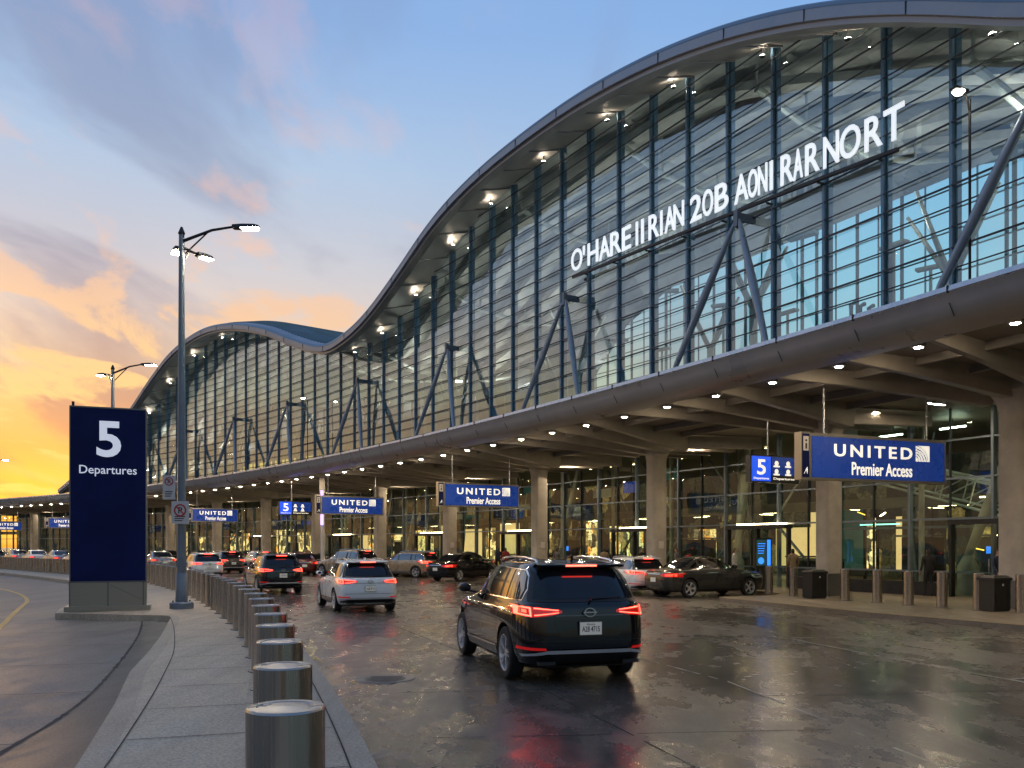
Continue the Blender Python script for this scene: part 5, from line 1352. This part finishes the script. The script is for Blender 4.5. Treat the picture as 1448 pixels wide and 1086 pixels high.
# ------------------------------------------------------------------ people
def person_mesh(pose, shirt, pants, hair):
    J = {'pel': (0, 0, .95), 'sp': (0, .01, 1.15), 'ch': (0, .0, 1.36), 'nk': (0, .0, 1.49), 'hd': (0, .02, 1.60), 'tp': (0, .01, 1.72)}
    step = {'stand': (.04, -.04), 'walk': (.32, -.28), 'lean': (.10, -.02)}[pose]
    for sg, n, st in ((-1, 'l', step[0]), (1, 'r', step[1])):
        J[n + 'hip'] = (sg * .10, 0, .90); J[n + 'kn'] = (sg * .11, st * .6 + .03, .50); J[n + 'an'] = (sg * .11, st - .03, .09); J[n + 'to'] = (sg * .12, st + .14, .04)
        J[n + 'sh'] = (sg * .19, 0, 1.40); J[n + 'el'] = (sg * .25, -st * .3 - .03, 1.13); J[n + 'wr'] = (sg * .25, -st * .5 + .10, .90); J[n + 'ha'] = (sg * .25, -st * .5 + .14, .81)
        for k in range(4): J[n + 'f%d' % k] = (sg * (.222 + .018 * k), -st * .5 + .17, .735 + .01 * abs(k - 1.5))
        J[n + 'th'] = (sg * .205, -st * .5 + .17, .80)
    E_ = [('pel', 'sp'), ('sp', 'ch'), ('ch', 'nk'), ('nk', 'hd'), ('hd', 'tp')]
    for n in 'lr': E_ += [('pel', n + 'hip'), (n + 'hip', n + 'kn'), (n + 'kn', n + 'an'), (n + 'an', n + 'to'), ('ch', n + 'sh'), (n + 'sh', n + 'el'), (n + 'el', n + 'wr'), (n + 'wr', n + 'ha'), (n + 'ha', n + 'th')] + [(n + 'ha', n + 'f%d' % k) for k in range(4)]
    rad = {'pel': (.15, .11), 'sp': (.145, .10), 'ch': (.16, .11), 'nk': (.06, .06), 'hd': (.085, .10), 'tp': (.06, .075), 'hip': (.09, .09), 'kn': (.062, .065), 'an': (.045, .045), 'to': (.045, .03), 'sh': (.065, .065), 'el': (.045, .045), 'wr': (.032, .032), 'ha': (.034, .022), 'th': (.009, .009)}
    names = list(J); me = bpy.data.meshes.new('person'); me.from_pydata([J[n] for n in names], [(names.index(a), names.index(b)) for a, b in E_], [])
    o = bpy.data.objects.new('person', me); COL.objects.link(o); md = o.modifiers.new('s', 'SKIN'); md.use_smooth_shade = True
    for i, n in enumerate(names):
        k = n if n in rad else n[1:]
        r_ = rad.get(k, (.009, .009)); me.skin_vertices[0].data[i].radius = r_; me.skin_vertices[0].data[i].use_root = (n == 'pel')
    sb = o.modifiers.new('u', 'SUBSURF'); sb.levels = 1
    bpy.context.view_layer.update(); nm = bpy.data.meshes.new_from_object(o.evaluated_get(bpy.context.evaluated_depsgraph_get()))
    bpy.data.objects.remove(o)
    nm.materials.clear()
    for m_ in (M['skin'], shirt, pants, hair): nm.materials.append(m_)
    for p in nm.polygons:
        c = p.center; p.use_smooth = True
        if c.z > 1.50: p.material_index = 3 if (c.z > 1.64 or c.y < -.01) else 0
        elif c.z > .93 and not (abs(c.x) > .2 and c.z < .9): p.material_index = 1
        elif abs(c.x) > .195 and c.z > .65: p.material_index = 0
        else: p.material_index = 2
    return nm
cl = {k: mat('cloth_' + k, c, .85, 0, var=.15, scale=10) for k, c in dict(black=(.015, .015, .018), navy=(.02, .03, .07), grey=(.10, .10, .11), red=(.22, .03, .03), tan=(.25, .19, .12), white=(.5, .5, .5), jeans=(.05, .07, .13)).items()}
hairm = mat('hair_dark', (.02, .014, .01), .7, 0, var=.2)
plist = [(24.9, 13.5, 60, 'stand', 'white', 'jeans', 'person in white top and jeans standing inside the hall above the black SUV roof'), (31.3, 10.4, 300, 'walk', 'grey', 'jeans', 'person in grey top and jeans walking beside the fourth column'), (38.0, 11.0, 30, 'walk', 'navy', 'black', 'person in navy walking before the glass left of the black sedan'), (15.2, 10.7, 10, 'stand', 'tan', 'navy', 'person in tan jacket standing above the roof of the dark grey sedan'), (2.6, 10.3, 80, 'walk', 'grey', 'black', 'person in grey walking before the glass beside the right column'), (9.3, 10.8, 0, 'stand', 'black', 'black', 'person in black standing before the door under the largest blue sign'),
 (7.0, 11.0, 200, 'walk', 'navy', 'jeans', 'person in navy top and jeans walking before the glass right of the middle column'),
 (5.2, 10.6, 30, 'stand', 'black', 'navy', 'person in dark clothes standing by the glass between the right bollards'),
 (13.4, 10.9, 150, 'walk', 'red', 'black', 'person in a red top walking behind the blue information screen'),
 (22.2, 10.8, 100, 'stand', 'grey', 'black', 'person in grey standing just left of the third column'),
 (24.0, 10.2, 190, 'walk', 'black', 'black', 'person in black walking behind the white car'),
 (27.4, 10.6, 10, 'stand', 'tan', 'black', 'person in a tan coat standing above the roof of the large black SUV'),
 (29.2, 13.8, 80, 'stand', 'navy', 'black', 'person in navy inside the hall right of the fourth column'),
 (33.2, 10.5, 170, 'walk', 'black', 'jeans', 'person in black top and jeans walking left of the fourth column'),
 (35.7, 9.9, 20, 'stand', 'red', 'navy', 'person in a red top standing behind the black sedan'),
 (42.5, 10.2, 120, 'stand', 'grey', 'black', 'person in grey standing behind the champagne SUV'),
 (46.2, 9.8, 200, 'walk', 'black', 'black', 'person in black walking between the champagne SUV and the beige van'),
 (53.4, 9.6, 60, 'stand', 'navy', 'black', 'person in navy standing at the kerb behind the far black SUV'),
 (62, 9.4, 0, 'walk', 'tan', 'jeans', 'person in a tan top walking far off near the lamp post'),
 (18.6, 10.9, 240, 'lean', 'white', 'black', 'person in a white shirt standing between the slanted prop and the third column')]
for s, off, a, pose, sh, pa, lb in plist:
    me = person_mesh(pose, cl[sh], cl[pa], hairm)
    o = bpy.data.objects.new('person', me); COL.objects.link(o); o.location = P(s, off, .13); o.rotation_euler = (0, 0, R(a)); tag(o, lb, 'person')

# ------------------------------------------------------------------ camera and render
cd = bpy.data.cameras.new('camera'); cd.lens = 1200 / 1448 * 36; cd.sensor_width = 36; cd.shift_y = (772 - 543) / 1448; cd.clip_end = 3000; cd.clip_start = .05
cam = bpy.data.objects.new('camera', cd); COL.objects.link(cam); cam.location = (0, 0, 1.95); cam.rotation_euler = (R(90), 0, 0); sc.camera = cam
sc.view_settings.view_transform = 'Standard'; sc.view_settings.look = 'None'; sc.view_settings.exposure = 0
cy = sc.cycles; cy.use_denoising = True; cy.max_bounces = 7; cy.diffuse_bounces = 2; cy.glossy_bounces = 3; cy.transmission_bounces = 2; cy.transparent_max_bounces = 12
cy.sample_clamp_indirect = 4; cy.caustics_reflective = False; cy.caustics_refractive = False; cy.use_light_tree = True
for o in bpy.data.objects:
    if '_o' in o: del o['_o']
